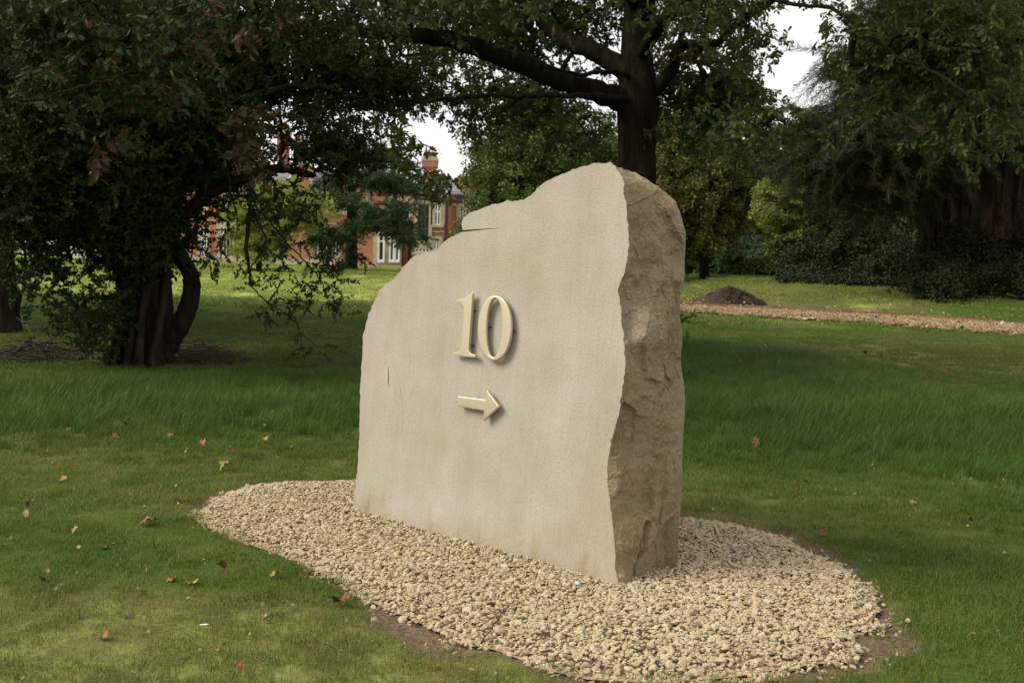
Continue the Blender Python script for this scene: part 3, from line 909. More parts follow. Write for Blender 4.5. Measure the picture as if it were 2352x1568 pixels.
def resample(poly, n, smooth_it=False):
    s = np.r_[0, np.cumsum(np.linalg.norm(np.diff(poly, axis=0), axis=1))]
    t = np.linspace(0, s[-1], n)
    return np.stack([np.interp(t, s, poly[:, 0]), np.interp(t, s, poly[:, 1])], 1)
nl, ntp, nrt = 110, 260, 420
# down into the gravel
Fl = np.vstack([[Fl[0, 0] - 0.01, -0.12], Fl]); Fr = np.vstack([Fr, [Fr[-1, 0] + 0.01, -0.12]]); Br = np.vstack([Br, [Br[-1, 0], -0.12]])
fl_, ft_ = resample(Fl, nl), resample(Ft, ntp)
sR = np.linspace(0, 1, len(Fr)); tR = np.linspace(0, 1, nrt)
fr_ = np.stack([np.interp(tR, sR, Fr[:, 0]), np.interp(tR, sR, Fr[:, 1])], 1)
br_ = np.stack([np.interp(tR, sR, Br[:, 0]), np.interp(tR, sR, Br[:, 1])], 1)
nb = 60
fb_ = np.stack([np.linspace(fr_[-1, 0], fl_[0, 0], nb), np.full(nb, -0.12)], 1)
front = np.vstack([fl_[:-1], ft_[:-1], fr_[:-1], fb_[:-1]])
# back outline
bt_s = np.linspace(0, 1, ntp)
bt_ = ft_.copy()
crack = (bt_[:, 0] > uv(1062, 530)[0] - 1e-3) & (np.abs(bt_[:, 1] - uv(1110, 526)[1]) < 0.03)
bt_[:, 1] -= 0.05 * np.sin(np.pi * np.clip(bt_s * 1.02, 0, 1)) + 0.015
bt_ += (br_[0] - bt_[-1]) * (smooth((bt_s - 0.75) / 0.25)[:, None])
bl_ = fl_.copy(); bl_[:, 0] += 0.03 * np.sin(np.linspace(0, 9, nl)) + 0.02; bl_ += (bt_[0] - bl_[-1]) * np.linspace(0, 1, nl)[:, None]
bb_ = np.stack([np.linspace(br_[-1, 0], bl_[0, 0], nb), np.full(nb, -0.12)], 1)
back = np.vstack([bl_[:-1], bt_[:-1], br_[:-1], bb_[:-1]])
NO = len(front)
K = 84
tang = np.roll(front, -1, 0) - np.roll(front, 1, 0)
nrm2 = np.stack([-tang[:, 1], tang[:, 0]], 1); nrm2 /= np.linalg.norm(nrm2, axis=1)[:, None] + 1e-9
# smooth outward direction
for _ in range(30): nrm2 = (np.roll(nrm2, 1, 0) + nrm2 + np.roll(nrm2, -1, 0)) / 3
nrm2 /= np.linalg.norm(nrm2, axis=1)[:, None] + 1e-9
is_r = np.zeros(NO, bool); is_r[nl - 1 + ntp - 1: nl - 1 + ntp - 1 + nrt - 1] = True
is_bot = np.zeros(NO, bool); is_bot[-(nb - 1):] = True
crk = np.zeros(NO, bool)
u1, v1 = uv(1062, 530); u2, v2 = uv(1165, 523)
tt_ = np.clip((front[:, 0] - u1) / (u2 - u1), 0, 1)
crk = (front[:, 0] > u1 - 0.004) & (front[:, 0] < u2 + 0.002) & (np.abs(front[:, 1] - (v1 + (v2 - v1) * tt_)) < 0.012)
V = np.zeros((K + 1, NO, 3))
for k in range(K + 1):
    s = k / K
    p2 = front * (1 - s) + back * s
    V[k, :, 0] = p2[:, 0]; V[k, :, 2] = p2[:, 1]; V[k, :, 1] = s * TH
flat = V.reshape(-1, 3)
amp = np.minimum(1, np.repeat(np.sin(np.pi * np.clip(np.linspace(0, 1, K + 1), 0, 1)) ** 0.35, NO))
edge = np.repeat(np.clip(np.linspace(0, 1, K + 1) * 14, 0, 1) * np.clip((1 - np.linspace(0, 1, K + 1)) * 14, 0, 1), NO)
big = fbm(flat, 3.2, 2, 21); mid_ = fbm(flat + 7, 9, 3, 22); rid = 1 - 2 * np.abs(vnoise(flat, 7, 31)); rid2 = 1 - 2 * np.abs(vnoise(flat, 15, 33))
_rs = np.random.default_rng(55)
def facets(p, n, sl, seed):
    r_ = np.random.default_rng(seed)
    p = p * np.array([1, 1, 0.42]); c_ = r_.uniform(p.min(0), p.max(0), (n, 3)); h_ = r_.normal(0, 1, n) * sl * 0.035; g_ = r_.normal(0, sl, (n, 3))
    o_ = np.zeros(len(p))
    for a0 in range(0, len(p), 4000):
        q = p[a0:a0 + 4000]
        d_ = ((q[:, None] - c_[None]) ** 2).sum(2)
        k_ = np.argpartition(d_, 4, axis=1)[:, :4]
        val = h_[k_] + ((q[:, None] - c_[k_]) * g_[k_]).sum(2)
        o_[a0:a0 + 4000] = val.max(1)
    return o_ - o_.mean()
kk0 = np.repeat(np.linspace(0, 1, K + 1), NO)
fa = facets(flat + 0.02 * np.stack([vnoise(flat, 12, 3), vnoise(flat, 12, 4), vnoise(flat, 12, 6)], 1), 210, 0.30, 61)
fb2 = facets(flat + 0.008 * np.stack([vnoise(flat, 40, 3), vnoise(flat, 40, 4), vnoise(flat, 40, 6)], 1), 2600, 0.35, 62)
disp = edge * np.where(np.tile(is_r, K + 1), 0.78, 0.10) * (1 - 0.65 * smooth((flat[:, 2] - 1.72) / 0.15)) * (0.70 * np.clip(fa, -.032, .032) * (1 - 0.6 * smooth((kk0 - .8) / .15)) + 0.34 * np.clip(fb2, -.02, .02)) + amp * (0.012 * big + 0.010 * mid_ + 0.010 * rid * 0.6) * edge + edge * 0.005 * rid2 + 0.003 * fbm(flat, 50, 3, 41) * np.clip(edge + 0.4, 0, 1)
# facet and hollow on the split side
kk = np.repeat(np.linspace(0, 1, K + 1), NO); hv = flat[:, 2]
isr = np.tile(is_r, K + 1)
def hat(px_y): return uv(1500, px_y, TH * 0.4)[1]
a_, b_ = np.array([0.60 * TH, hat(600)]), np.array([0.22 * TH, hat(765)])
dr = (b_ - a_) / np.linalg.norm(b_ - a_); nr_ = np.array([dr[1], -dr[0]])
q_ = np.stack([kk * TH, hv], 1) - a_
along = q_ @ dr / np.linalg.norm(b_ - a_); acr = q_ @ nr_
if nr_[0] > 0: acr = acr * 1.0
else: acr = -acr
win = smooth((along + 0.25) / 0.3) * smooth((1.35 - along) / 0.3)
disp += isr * win * (0.062 * smooth((acr + 0.07) / 0.075) * smooth((0.22 - acr) / 0.2) - 0.004)
a_, b_ = np.array([0.40 * TH, hat(1275)]), np.array([1.0 * TH, hat(1180)])
dr = (b_ - a_) / np.linalg.norm(b_ - a_); nr_ = np.array([-dr[1], dr[0]])
q_ = np.stack([kk * TH, hv], 1) - a_; acr = q_ @ nr_ ; acr = acr if nr_[1] > 0 else -acr
disp -= isr * 0.045 * smooth((0.01 - acr) / 0.05) * smooth((kk - 0.15) / 0.2) * edge * 1.0
# upper shoulder step
a_ = np.array([0.35 * TH, hat(470)])
disp -= isr * 0.02 * smooth((0.30 - kk) / 0.12) * smooth((hv - hat(560)) / 0.1) * edge
disp[np.tile(crk, K + 1)] = 0
disp *= ~np.tile(is_bot, K + 1)
flat[:, 0] += disp * np.tile(nrm2[:, 0], K + 1); flat[:, 2] += disp * np.tile(nrm2[:, 1], K + 1)
flat[:, 1] += np.where((kk > 0) & (kk < 1), 0.006 * vnoise(flat, 20, 77) * edge, 0)
# ragged arris: chips along the front edge
chip_ = 0.004 * vnoise(np.column_stack([front, np.zeros(NO)]), 45, 5) + 0.003 * vnoise(np.column_stack([front, np.zeros(NO)]), 110, 6)
ch = np.where(crk | is_bot, 0, chip_)
flat[:NO, 0] += ch * nrm2[:, 0]; flat[:NO, 2] += ch * nrm2[:, 1]
f, mi = [], []
for k in range(K):
    for j in range(NO):
        j2 = (j + 1) % NO
        f.append((k * NO + j, k * NO + j2, (k + 1) * NO + j2, (k + 1) * NO + j))
mb = MB(); mb.add(flat, f, 1)
mb.f.append(tuple(range(NO - 1, -1, -1))); mb.m.append(0)
mb.f.append(tuple(K * NO + j for j in range(NO))); mb.m.append(1)
me = mb.mesh("slab", [M["sawn"], M["split"]])
import bmesh
bm = bmesh.new(); bm.from_mesh(me)
bm.faces.ensure_lookup_table()
big_f = [fc for fc in bm.faces if len(fc.verts) > 8]
bmesh.ops.triangulate(bm, faces=big_f, ngon_method='EAR_CLIP')
bmesh.ops.recalc_face_normals(bm, faces=bm.faces)
bm.to_mesh(me); bm.free()
slab = link("slab", me, stone)

# cracks on the sawn face: thin grooves would be under a millimetre, so thin dark slivers are laid along them
def scratch(pts, wd, mat, nm, lab):
    p = [uv(*q) for q in pts]
    p = resample(np.array(p), 26)
    p += np.random.default_rng(len(pts)).normal(0, 0.0022, p.shape)
    mb = MB()
    mb.tube(np.stack([p[:, 0], np.full(len(p), 0.0004), p[:, 1]], 1), wd * np.sin(np.linspace(0.3, 2.9, len(p))), 4, 0)
    o = mb.obj(nm, mat, stone); o["label"] = lab
scr = noisy("crack_line", [(0.3, (0.16, 0.11, 0.06)), (0.7, (0.27, 0.2, 0.13))], 9, 4, 0.95, 0)
scratch([(890, 775), (900, 830), (918, 880), (926, 935), (922, 1000), (926, 1060)], 0.0012, scr, "crack", "long hairline crack left of the number")
scratch([(960, 865), (945, 905), (926, 945)], 0.0010, scr, "crack", "short slanting crack joining the long one")
scratch([(893, 842), (892, 870), (894, 893)], 0.0045, scr, "crack", "short dark slot in the sawn face")

# number and arrow, traced in the close-up (scale 2.85 on the photograph)
def cu(u, v): return uv((1450 + u / 2.85) / 1.48980, (950 + v / 2.85) / 1.48980, -0.038)
def plate(name, loops, label, thick=0.02, bev=0.006):
    """loops: outer and inner outlines in face coordinates, extruded towards the stone with a rounded front edge"""
    bm = bmesh.new()
    rings = []
    for lp in loops:
        vs = [bm.verts.new((p[0], 0, p[1])) for p in lp]
        es = [bm.edges.new((vs[i], vs[(i + 1) % len(vs)])) for i in range(len(vs))]
        rings.append(es)
    bmesh.ops.triangle_fill(bm, use_beauty=True, edges=[e for r_ in rings for e in r_])
    bmesh.ops.recalc_face_normals(bm, faces=bm.faces)
    fs = list(bm.faces)
    if fs and sum(fc.normal.y for fc in fs) > 0:
        for fc in fs: fc.normal_flip()
    ex = bmesh.ops.extrude_face_region(bm, geom=fs)
    nv = [g for g in ex["geom"] if isinstance(g, bmesh.types.BMVert)]
    bmesh.ops.translate(bm, verts=nv, vec=(0, thick, 0))
    bmesh.ops.recalc_face_normals(bm, faces=bm.faces)
    me = bpy.data.meshes.new(name); bm.to_mesh(me); bm.free()
    me.materials.append(M["bronze"])
    o = link(name, me, stone); o.location = (0, -0.038, 0); o["label"] = label
    bv = o.modifiers.new("rounded", 'BEVEL'); bv.width = bev; bv.segments = 3; bv.limit_method = 'ANGLE'; bv.angle_limit = R(50)
    me.polygons.foreach_set("use_smooth", [True] * len(me.polygons))
    wn = o.modifiers.new("wn", 'WEIGHTED_NORMAL')
    return o
def curve_loop(pts, per=5):
    p = np.array([cu(*q) for q in pts]); p = np.vstack([p, p[:1]])
    return p
one = [(465, 153), (474, 153), (455, 430), (437, 690), (440, 712), (452, 733), (470, 745), (502, 753), (501, 779), (430, 773), (350, 761), (285, 751), (283, 734), (318, 729), (342, 720), (352, 708), (358, 690), (372, 560), (384, 430), (388, 310), (384, 280), (372, 255), (350, 241), (318, 238), (316, 220), (350, 212), (400, 194), (438, 172)]
one_o = plate("numeral", [[cu(*p) for p in one]], "bronze numeral 1 with flat serif foot")
def ell(cx_, cy_, rx, ry, sh, n=56, pw=1.0, tl=0.0):
    o_ = []
    for i in range(n):
        a = 2 * math.pi * i / n
        c, s = math.cos(a), math.sin(a)
        x = math.copysign(abs(c) ** pw, c) * rx; y = math.copysign(abs(s) ** pw, s) * ry
        o_.append(cu(cx_ + x + tl * y, cy_ + y + sh * x))
    return o_
zero_o = plate("numeral", [ell(687, 491, 163, 318, 0.11, 72, 0.97, -0.045), ell(684, 489, 75, 284, 0.11, 60, 0.95, -0.045)], "bronze numeral 0 with narrow oval opening")
arrow_o = plate("arrow", [[cu(*p) for p in [(330, 1152), (465, 1168), (600, 1186), (611, 1088), (735, 1257), (578, 1400), (582, 1298), (455, 1276), (326, 1251)]]], "bronze arrow pointing right below the number")
for (u_, v_) in [(462, 320), (448, 660), (615, 480), (850, 520), (600, 1250), (380, 1200)]:
    c_ = cu(u_, v_)
    mb = MB(); mb.tube([(c_[0] - 0.004, -0.02, c_[1]), (c_[0] - 0.004, 0.004, c_[1])], [0.006, 0.006], 10)
    mb.obj("fixing_pin", M["pin"], stone)

# ------------------------------------------------------------------ gravel
peb = [lump(400 + i, 0.42, (1.0, 0.76, 0.42), 2, M["pebble"], "pebble") for i in range(10)]
gp = np.array(GRAVEL); lo, hi = gp.min(0) - 0.3, gp.max(0) + 0.3
n = 92000
r = np.random.default_rng(12)
q = r.uniform(lo, hi, (n, 2))
ig = inside(GRAVEL, q[:, 0] + 0.05 * n2(q[:, 0], q[:, 1], 6, 5, 2), q[:, 1] + 0.04 * n2(q[:, 0], q[:, 1], 6, 15, 2)); dg = dist_poly(GRAVEL, q[:, 0], q[:, 1])
keep = ig | ((dg < 0.3) & (r.random(n) < 0.10 * np.exp(-dg / 0.07)))
q, dg, ig = q[keep], dg[keep], ig[keep]
hgt = np.where(ig, -0.02 + 0.032 * smooth(dg / 0.15) + 0.012 * n2(q[:, 0], q[:, 1], 2.2, 6, 2), -0.02) + r.uniform(-0.01, 0.008, len(q))
n = len(q)
sc_ = np.clip(r.lognormal(math.log(0.0112), 0.30, n), 0.005, 0.025)
tn = np.clip(0.5 + 0.27 * r.normal(0, 1, n) + 0.12 * n2(q[:, 0], q[:, 1], 3, 4, 2), 0, 1)
gv = scatter("gravel", peb, np.column_stack([q, hgt]), rand_rot(n, r, 0.45), sc_, tn)
tag(gv, "bed of buff pebbles around the standing stone", "gravel bed")
# bed under the stones
gb = np.array(GRAVEL); c_ = gb.mean(0)
mb = MB(); mb.add(np.column_stack([gb * 0.985 + c_ * 0.015, np.full(len(gb), -0.014)]), [tuple(reversed(range(len(gb))))])
o = mb.obj("gravel_bed_base", noisy("gravel_fines", [(0.3, (0.22, 0.15, 0.08)), (0.7, (0.40, 0.29, 0.17))], 40, 6, 0.95, 0.8, 90, 0.01)); o["kind"] = "structure"

# ------------------------------------------------------------------ grass
def tuft(name, n, rad, h0, h1, wd, lean, mat, seed, segs=2, wind=0.0):
    r = np.random.default_rng(seed); mb = MB()
    for k in range(n):
        a = r.uniform(0, 6.28); d = rad * math.sqrt(r.random())
        bx, by = d * math.cos(a), d * math.sin(a)
        h = r.uniform(h0, h1); az = r.uniform(0, 6.28); ln = abs(r.normal(0, lean)) * h
        dx, dy = math.cos(az) * ln + wind * h, math.sin(az) * ln * 0.9
        px_, py_ = -math.sin(az + r.normal(0, 0.8)), math.cos(az)
        nn2 = math.hypot(px_, py_); px_, py_ = px_ / nn2 * wd, py_ / nn2 * wd
        vs, fs = [], []
        for i in range(segs + 1):
            t = i / segs; wv = (1 - t ** 1.5)
            cx_, cy_, cz = bx + dx * t * t, by + dy * t * t, h * t * (1 - 0.22 * t * min(1.5, (ln + wind * h) / h))
            if i == segs: vs.append((cx_, cy_, cz))
            else: vs += [(cx_ - px_ * wv, cy_ - py_ * wv, cz), (cx_ + px_ * wv, cy_ + py_ * wv, cz)]
        for i in range(segs - 1): fs.append((2 * i, 2 * i + 1, 2 * i + 3, 2 * i + 2))
        fs.append((2 * segs - 2, 2 * segs - 1, 2 * segs))
        mb.add(vs, fs)
    return source(name, mb, [mat])
short_near = [tuft("turf_tuft", 54, 0.085, 0.012, 0.044, 0.0014, 1.15, M["grass"], 500 + i) for i in range(6)]
short_mid = [tuft("turf_tuft", 90, 0.16, 0.02, 0.05, 0.0028, 1.1, M["grass"], 520 + i) for i in range(5)]
short_far = [tuft("turf_tuft", 110, 0.45, 0.03, 0.06, 0.010, 0.8, M["grass_sunlit"], 540 + i) for i in range(4)]
long_src = [tuft("long_grass_tuft", 50, 0.12, 0.05, 0.25, 0.0022, 0.75, M["grass_long"], 560 + i, 4, 0.30) for i in range(7)]

def in_view(x, y, marg=1.3):
    return (np.abs(x) < 0.50 * y + marg) & (y > 1.9)
def lawn(name, src, y0, y1, dens, smin, smax, seed, avoid_long=True, dark=0.0, only_long=False, dens_falloff=0):
    r = np.random.default_rng(seed)
    half = 0.5 * y1 + 1.3
    n = int(dens * (y1 - y0) * 2 * half)
    x = r.uniform(-half, half, n); y = r.uniform(y0, y1, n)
    k = in_view(x, y); x, y = x[k], y[k]
    inl = inside(LONG, x + 0.35 * n2(x, y, 0.9, 2, 3), y + 0.45 * n2(x, y, 0.8, 1, 3))
    k = inl if only_long else (~inl | (dist_poly(LONG, x, y) < 0.9))
    s = np.zeros(len(x))
    nz = (np.abs(x) < 4.5) & (y < 9.5)
    s[nz] = soilness(x[nz], y[nz])
    thin = 0.0 if only_long else 0.6 * smooth((n2(x, y, 1.7, 19, 3) - 0.25) / 0.5)
    k &= r.random(len(x)) > np.clip(s * np.where(inside(GRAVEL, x, y), 1.25, 0.86) + thin, 0, 1)
    k &= ~inside(PATHPOLY, x, y)
    k &= ~((np.abs(x - mc[0]) < 1.0) & (np.abs(y - mc[1]) < 0.7))
    x, y = x[k], y[k]; n = len(x)
    tint = np.clip(dry_sun_tint(x, y) + r.normal(0, 0.07, n) - dark, 0, 1)
    sc = r.uniform(smin, smax, n)
    if only_long:
        dl = dist_poly(LONG, x, y); sc *= 0.45 + 0.55 * smooth(dl / 1.4)
        sc *= 0.85 + 0.35 * n2(x, y, 0.7, 33, 2)
        tint = np.clip(0.30 + 0.3 * n2(x, y, 0.8, 31, 3) + r.normal(0, 0.12, n), 0, 1)
    rot = np.stack([r.normal(0, 0.08, n), r.normal(0, 0.08, n), r.uniform(0, 6.28, n) if not only_long else r.normal(0.3, 1.1, n)], 1)
    return scatter(name, src, np.column_stack([x, y, terrain(x, y) - 0.004]), rot, sc, tint)
g = lawn("short_grass", short_near, 1.9, 9.0, 230, 0.7, 1.35, 1); tag(g, "short green and straw coloured turf around the gravel bed", "grass")
g = lawn("mown_grass", short_mid, 9.0, 24.0, 42, 0.9, 1.3, 2); tag(g, "dark mown turf under the trees", "grass")
g = lawn("far_lawn_grass", short_far, 24.0, 78.0, 3.2, 0.9, 1.3, 3); tag(g, "sunlit mown lawn reaching to the brick house", "grass")
g = lawn("long_grass", long_src, 5.5, 23.0, 85, 0.75, 1.25, 4, only_long=True); tag(g, "deep green unmown grass behind the standing stone", "long grass")

# ------------------------------------------------------------------ brick house beyond the lawn
HB = PD(740, 607, 80)
house = empty("brick_house", (float(HB[0]), 80.0, 0.0))
tag(house, "large red brick country house with stone dressings and slate roof behind the lawn", "house")
hoff = np.array([HB[0], 80.0, 0.0])
def hx(x0, y0, x1, y1, Y, depth=0.2, base=None):
    a = PD(x0, (y0 + y1) / 2, Y); b = PD(x1, (y0 + y1) / 2, Y)
    xm = (x0 + x1) / 2
    zt, zb = PD(xm, y0, Y)[2], PD(xm, y1, Y)[2]
    if base is not None: zb = base
    return (a[0] - hoff[0], Y - hoff[1], zb), (b[0] - hoff[0], Y - hoff[1] + depth, zt)
def hbox(name, mat, x0, y0, x1, y1, Y, depth=0.2, base=None, parent=None):
    return MB().box(*hx(x0, y0, x1, y1, Y, depth, base)).obj(name, mat, parent or house)
def hroof(name, mat, x0, y0, x1, y1, Y, run, hip=1.5, parent=None):
    (xa, ya, zb), (xb, _, zt) = hx(x0, y0, x1, y1, Y)
    v = [(xa - .3, ya - .35, zb), (xb + .3, ya - .35, zb), (xb + .3, ya + 2 * run, zb), (xa - .3, ya + 2 * run, zb), (xa + hip, ya + run, zt), (xb - hip, ya + run, zt),
         (xa - .3, ya - .35, zb - .12), (xb + .3, ya - .35, zb - .12), (xb + .3, ya + 2 * run, zb - .12), (xa - .3, ya + 2 * run, zb - .12)]
    f = [(0, 1, 5, 4), (1, 2, 5), (2, 3, 4, 5), (3, 0, 4), (6, 7, 1, 0), (7, 8, 2, 1), (8, 9, 3, 2), (9, 6, 0, 3), (9, 8, 7, 6)]
    return MB().add(v, f).obj(name, mat, parent or house)
def hwin(x0, y0, x1, y1, Y, nx_=2, ny_=2, surround=True, frame=None, transom=None, label=None):
    """a window standing in its stone surround: surround > frame and pane"""
    (xa, ya, zb), (xb, _, zt) = hx(x0, y0, x1, y1, Y)
    fr = frame or M["white"]
    wroot = MB()
    s = 0.24 if surround else 0.05
    wm = M["stone_trim"] if surround else fr
    wroot.box((xa - s, ya - .12, zt), (xb + s, ya + .02, zt + s * 1.3)); wroot.box((xa - s, ya - .15, zb - .16), (xb + s, ya + .02, zb))
    wroot.box((xa - s, ya - .118, zb), (xa, ya + .02, zt)); wroot.box((xb, ya - .118, zb), (xb + s, ya + .02, zt))
    wo = wroot.obj("window", wm, house)
    if label: wo["label"] = label
    t = 0.07
    fm = MB()
    for i in range(nx_ + 1):
        xx = xa + (xb - xa) * i / nx_; tt2 = t if i in (0, nx_) else t * 0.8
        fm.box((xx - tt2, ya - .07, zb), (xx + tt2, ya - .03, zt))
    for j in range(ny_ + 1):
        zz_ = zb + (zt - zb) * (j / ny_ if transom is None or j in (0, ny_) else transom)
        fm.box((xa, ya - .068, zz_ - t * .9), (xb, ya - .032, zz_ + t * .9))
    fm.obj("frame", fr, wo)
    MB().box((xa, ya - .045, zb), (xb, ya - .035, zt)).obj("pane", M["glass"], wo)
    return wo
def chimney(x0, y0, x1, y1, Y, dep, pots, bands=True):
    c = MB(); (xa, ya, zb), (xb, _, zt) = hx(x0, y0, x1, y1, Y)
    c.box((xa, ya, zb), (xb, ya + dep, zt - .9)); c.box((xa - .12, ya - .12, zt - .9), (xb + .12, ya + dep + .12, zt - .45))
    co = c.obj("chimney", M["brick"], house)
    MB().box((xa - .16, ya - .16, zt - .45), (xb + .16, ya + dep + .16, zt - .22)).obj("chimney_cap", M["stone_trim"], co)
    MB().box((xa - .05, ya - .05, zt - .22), (xb + .05, ya + dep + .05, zt)).obj("capping", M["brick"], co)
    for i in range(pots):
        xx = xa + (xb - xa) * (i + .5) / pots
        MB().tube([(xx, ya + dep / 2, zt - .01), (xx, ya + dep / 2, zt + .25)], [.13, .11], 8).obj("chimney_pot", M["brick"], co)
# long left wing
hbox("wall", M["brick"], 415, 412, 820, 600, 80, 12, base=-.3)
hroof("roof", M["slate"], 415, 372, 820, 412, 80, 5.5, 3)
for gx_, gw in ((522, 58), (690, 60)):
    (xa, ya, zb), (xb, _, zt) = hx(gx_ - gw / 2, 372, gx_ + gw / 2, 600, 79.4, 3, base=-.3)
    ze = PD(gx_, 428, 79.4)[2]
    v = [(xa, ya, -.3), (xb, ya, -.3), (xb, ya, ze), ((xa + xb) / 2, ya, zt), (xa, ya, ze)]
    v += [(p_[0], p_[1] + 5, p_[2]) for p_ in v]
    f = [(0, 1, 2, 3, 4), (9, 8, 7, 6, 5), (0, 5, 6, 1), (1, 6, 7, 2), (2, 7, 8, 3), (3, 8, 9, 4), (4, 9, 5, 0)]
    go_ = MB().add(v, f).obj("gable", M["brick"], house)
    c = MB(); c.tube([(xa - .15, ya, ze - .1), ((xa + xb) / 2, ya, zt + .12), (xb + .15, ya, ze - .1)], [.16, .16, .16], 4); c.obj("coping", M["stone_trim"], go_)
    hwin(gx_ - 12, 452, gx_ + 12, 488, 79.4, 3, 2)
for x0, x1, y0 in ((462, 476, 532), (506, 522, 521), (528, 546, 521), (560, 576, 530), (632, 646, 548), (650, 666, 548), (722, 738, 543), (742, 759, 543), (763, 780, 543)):
    hwin(x0, y0, x1, 589, 79.38 if 493 < x0 < 548 or 660 < x0 < 718 else 79.98, 2, 2, transom=.72)
for x0 in (455, 575, 615, 745, 775): hwin(x0, 455, x0 + 16, 488, 79.98, 2, 2)
hbox("plinth", M["stone_trim"], 412, 592, 818, 600, 79.2, .17, base=-.3)
hbox("string_course", M["stone_trim"], 416, 508, 819, 511, 79.9, .1)
chimney(636, 290, 655, 400, 83, 1.6, 3); chimney(678, 318, 693, 400, 84, 1.6, 2); chimney(470, 330, 486, 400, 84, 1.6, 2)
# middle block
hbox("wall", M["brick"], 818, 425, 952, 608, 78.2, 12, base=-.3)
hroof("roof", M["slate"], 818, 396, 952, 425, 78.2, 5, 1.2)
hbox("string_course", M["stone_trim"], 818, 520, 952, 524, 78.1, .1)
bay = hbox("bay", M["stone_trim"], 857, 527, 922, 608, 77.4, .8, base=-.3)
for x0, x1 in ((870, 882), (896, 905), (908, 917)): hwin(x0, 535, x1, 598, 77.38, 1, 2, surround=False, transom=.7)
hwin(898, 458, 918, 503, 78.18, 2, 2, transom=.5)
hwin(836, 462, 850, 503, 78.18, 2, 2); hwin(930, 462, 942, 503, 78.18, 1, 2)
hbox("downpipe", M["pipe"], 923, 549, 926, 606, 78.0, .12, base=-.2); hbox("downpipe", M["pipe"], 938, 505, 942, 606, 78.0, .12, base=-.2)
# right block
hbox("wall", M["brick"], 948, 452, 1034, 612, 77.2, 12, base=-.3)
hroof("roof", M["slate"], 952, 394, 1058, 443, 78.6, 4.5, 1.0)
hbox("parapet", M["stone_trim"], 985, 444, 1030, 452, 77.1, .3)
hbox("gutter", M["lead"], 950, 453, 1036, 458, 76.95, .25)
hwin(960, 470, 985, 553, 77.18, 3, 3, frame=M["lead"], label="tall dark leaded window of the right block")
hwin(998, 471, 1012, 517, 77.18, 2, 2, transom=.68)
hbox("quoin", M["stone_trim"], 990, 459, 1022, 466, 77.06, .13)
hbox("quoin", M["stone_trim"], 1017, 467, 1023, 517, 77.06, .13)
hbox("string_course", M["stone_trim"], 990, 531, 1034, 534, 77.1, .1)
hwin(996, 553, 1009, 574, 77.18, 2, 1); hwin(954, 570, 986, 580, 77.18, 4, 1)
hbox("downpipe", M["pipe"], 1022, 458, 1028, 560, 76.9, .14, base=-.2)
hbox("wall", M["brick"], 1034, 440, 1100, 612, 78.4, 10, base=-.3)
hbox("gutter", M["lead"], 1032, 459, 1100, 463, 78.15, .22)
hwin(1050, 449, 1066, 457, 78.38, 3, 1, surround=False, frame=M["lead"])
hbox("string_course", M["stone_trim"], 1036, 468, 1100, 474, 78.25, .14)
hwin(1056, 480, 1070, 520, 78.38, 2, 2)
hbox("gable", M["brick"], 1050, 405, 1100, 440, 79.2, 6)
chimney(972, 355, 998, 460, 80.5, 1.8, 4)
tw = MB().box((hoff[0] - hoff[0] - 13, -3.6, -.2), (7, -3.3, .12)).obj("terrace_kerb", M["stone_trim"], house)

gw_ = empty("garden_wall", (-38, 84, 0)); tag(gw_, "low pale wall beyond the lawn seen through the left tree's leaves", "wall")
MB().box((-16, 0, -.2), (13.5, .35, 1.25)).obj("masonry", M["render"], gw_); MB().box((-16, -.06, 1.25), (13.5, .41, 1.35)).obj("coping", M["stone_trim"], gw_)

bp_ = PD(1800, 560, 112)
pb = empty("pale_house", (float(bp_[0]), 112, 0)); tag(pb, "pale house with grey roof glimpsed between the trees on the right", "house")
MB().box((-7, 0, -.3), (7.5, 8, 5.2)).obj("wall", M["render"], pb)
MB().add([(-7.4, -.4, 5.2), (7.9, -.4, 5.2), (7.9, 8.4, 5.2), (-7.4, 8.4, 5.2), (-6, 4, 8.3), (6.5, 4, 8.3)], [(0, 1, 5, 4), (1, 2, 5), (2, 3, 4, 5), (3, 0, 4), (3, 2, 1, 0)]).obj("roof", noisy("pale_slate", [(.3, (.42, .42, .46)), (.7, (.55, .55, .58))], 2, 5, .6, 0), pb)
for xx in (-5, -2, 1.5, 4.5):
    for z0 in (.9, 3.4):
        wo = MB().box((xx - .6, -.1, z0 - .1), (xx + .6, .02, z0)).obj("window", M["white"], pb)
        MB().box((xx - .5, -.03, z0), (xx + .5, -.015, z0 + 1.3)).obj("pane", M["glass"], wo)
        fm = MB(); fm.box((xx - .55, -.06, z0), (xx - .47, -.035, z0 + 1.3)); fm.box((xx + .47, -.06, z0), (xx + .55, -.035, z0 + 1.3)); fm.box((xx - .04, -.06, z0), (xx + .04, -.035, z0 + 1.3)); fm.obj("frame", M["white"], wo)

# ------------------------------------------------------------------ the spreading oak behind the stone
def tree(name, label, cat, loc, group=None):
    o = empty(name, loc); tag(o, label, cat, group); return o
def local(l, o):
    l = np.array(l, float).copy(); l[:, :3] -= np.array(o.location); return l
def put(mb, name, mat, parent, smooth_=True, kind=None):
    """mesh built in world metres, hung under its tree"""
    off_ = np.array(parent.location)
    mb.v = [v_ - off_ for v_ in mb.v]
    o = mb.obj(name, mat, parent, smooth_)
    if kind: o["kind"] = kind
    return o
def put_crown(*a, **k):
    o = crown(*a, **k)
    o.location = -Vector(o.parent.location)
    return o

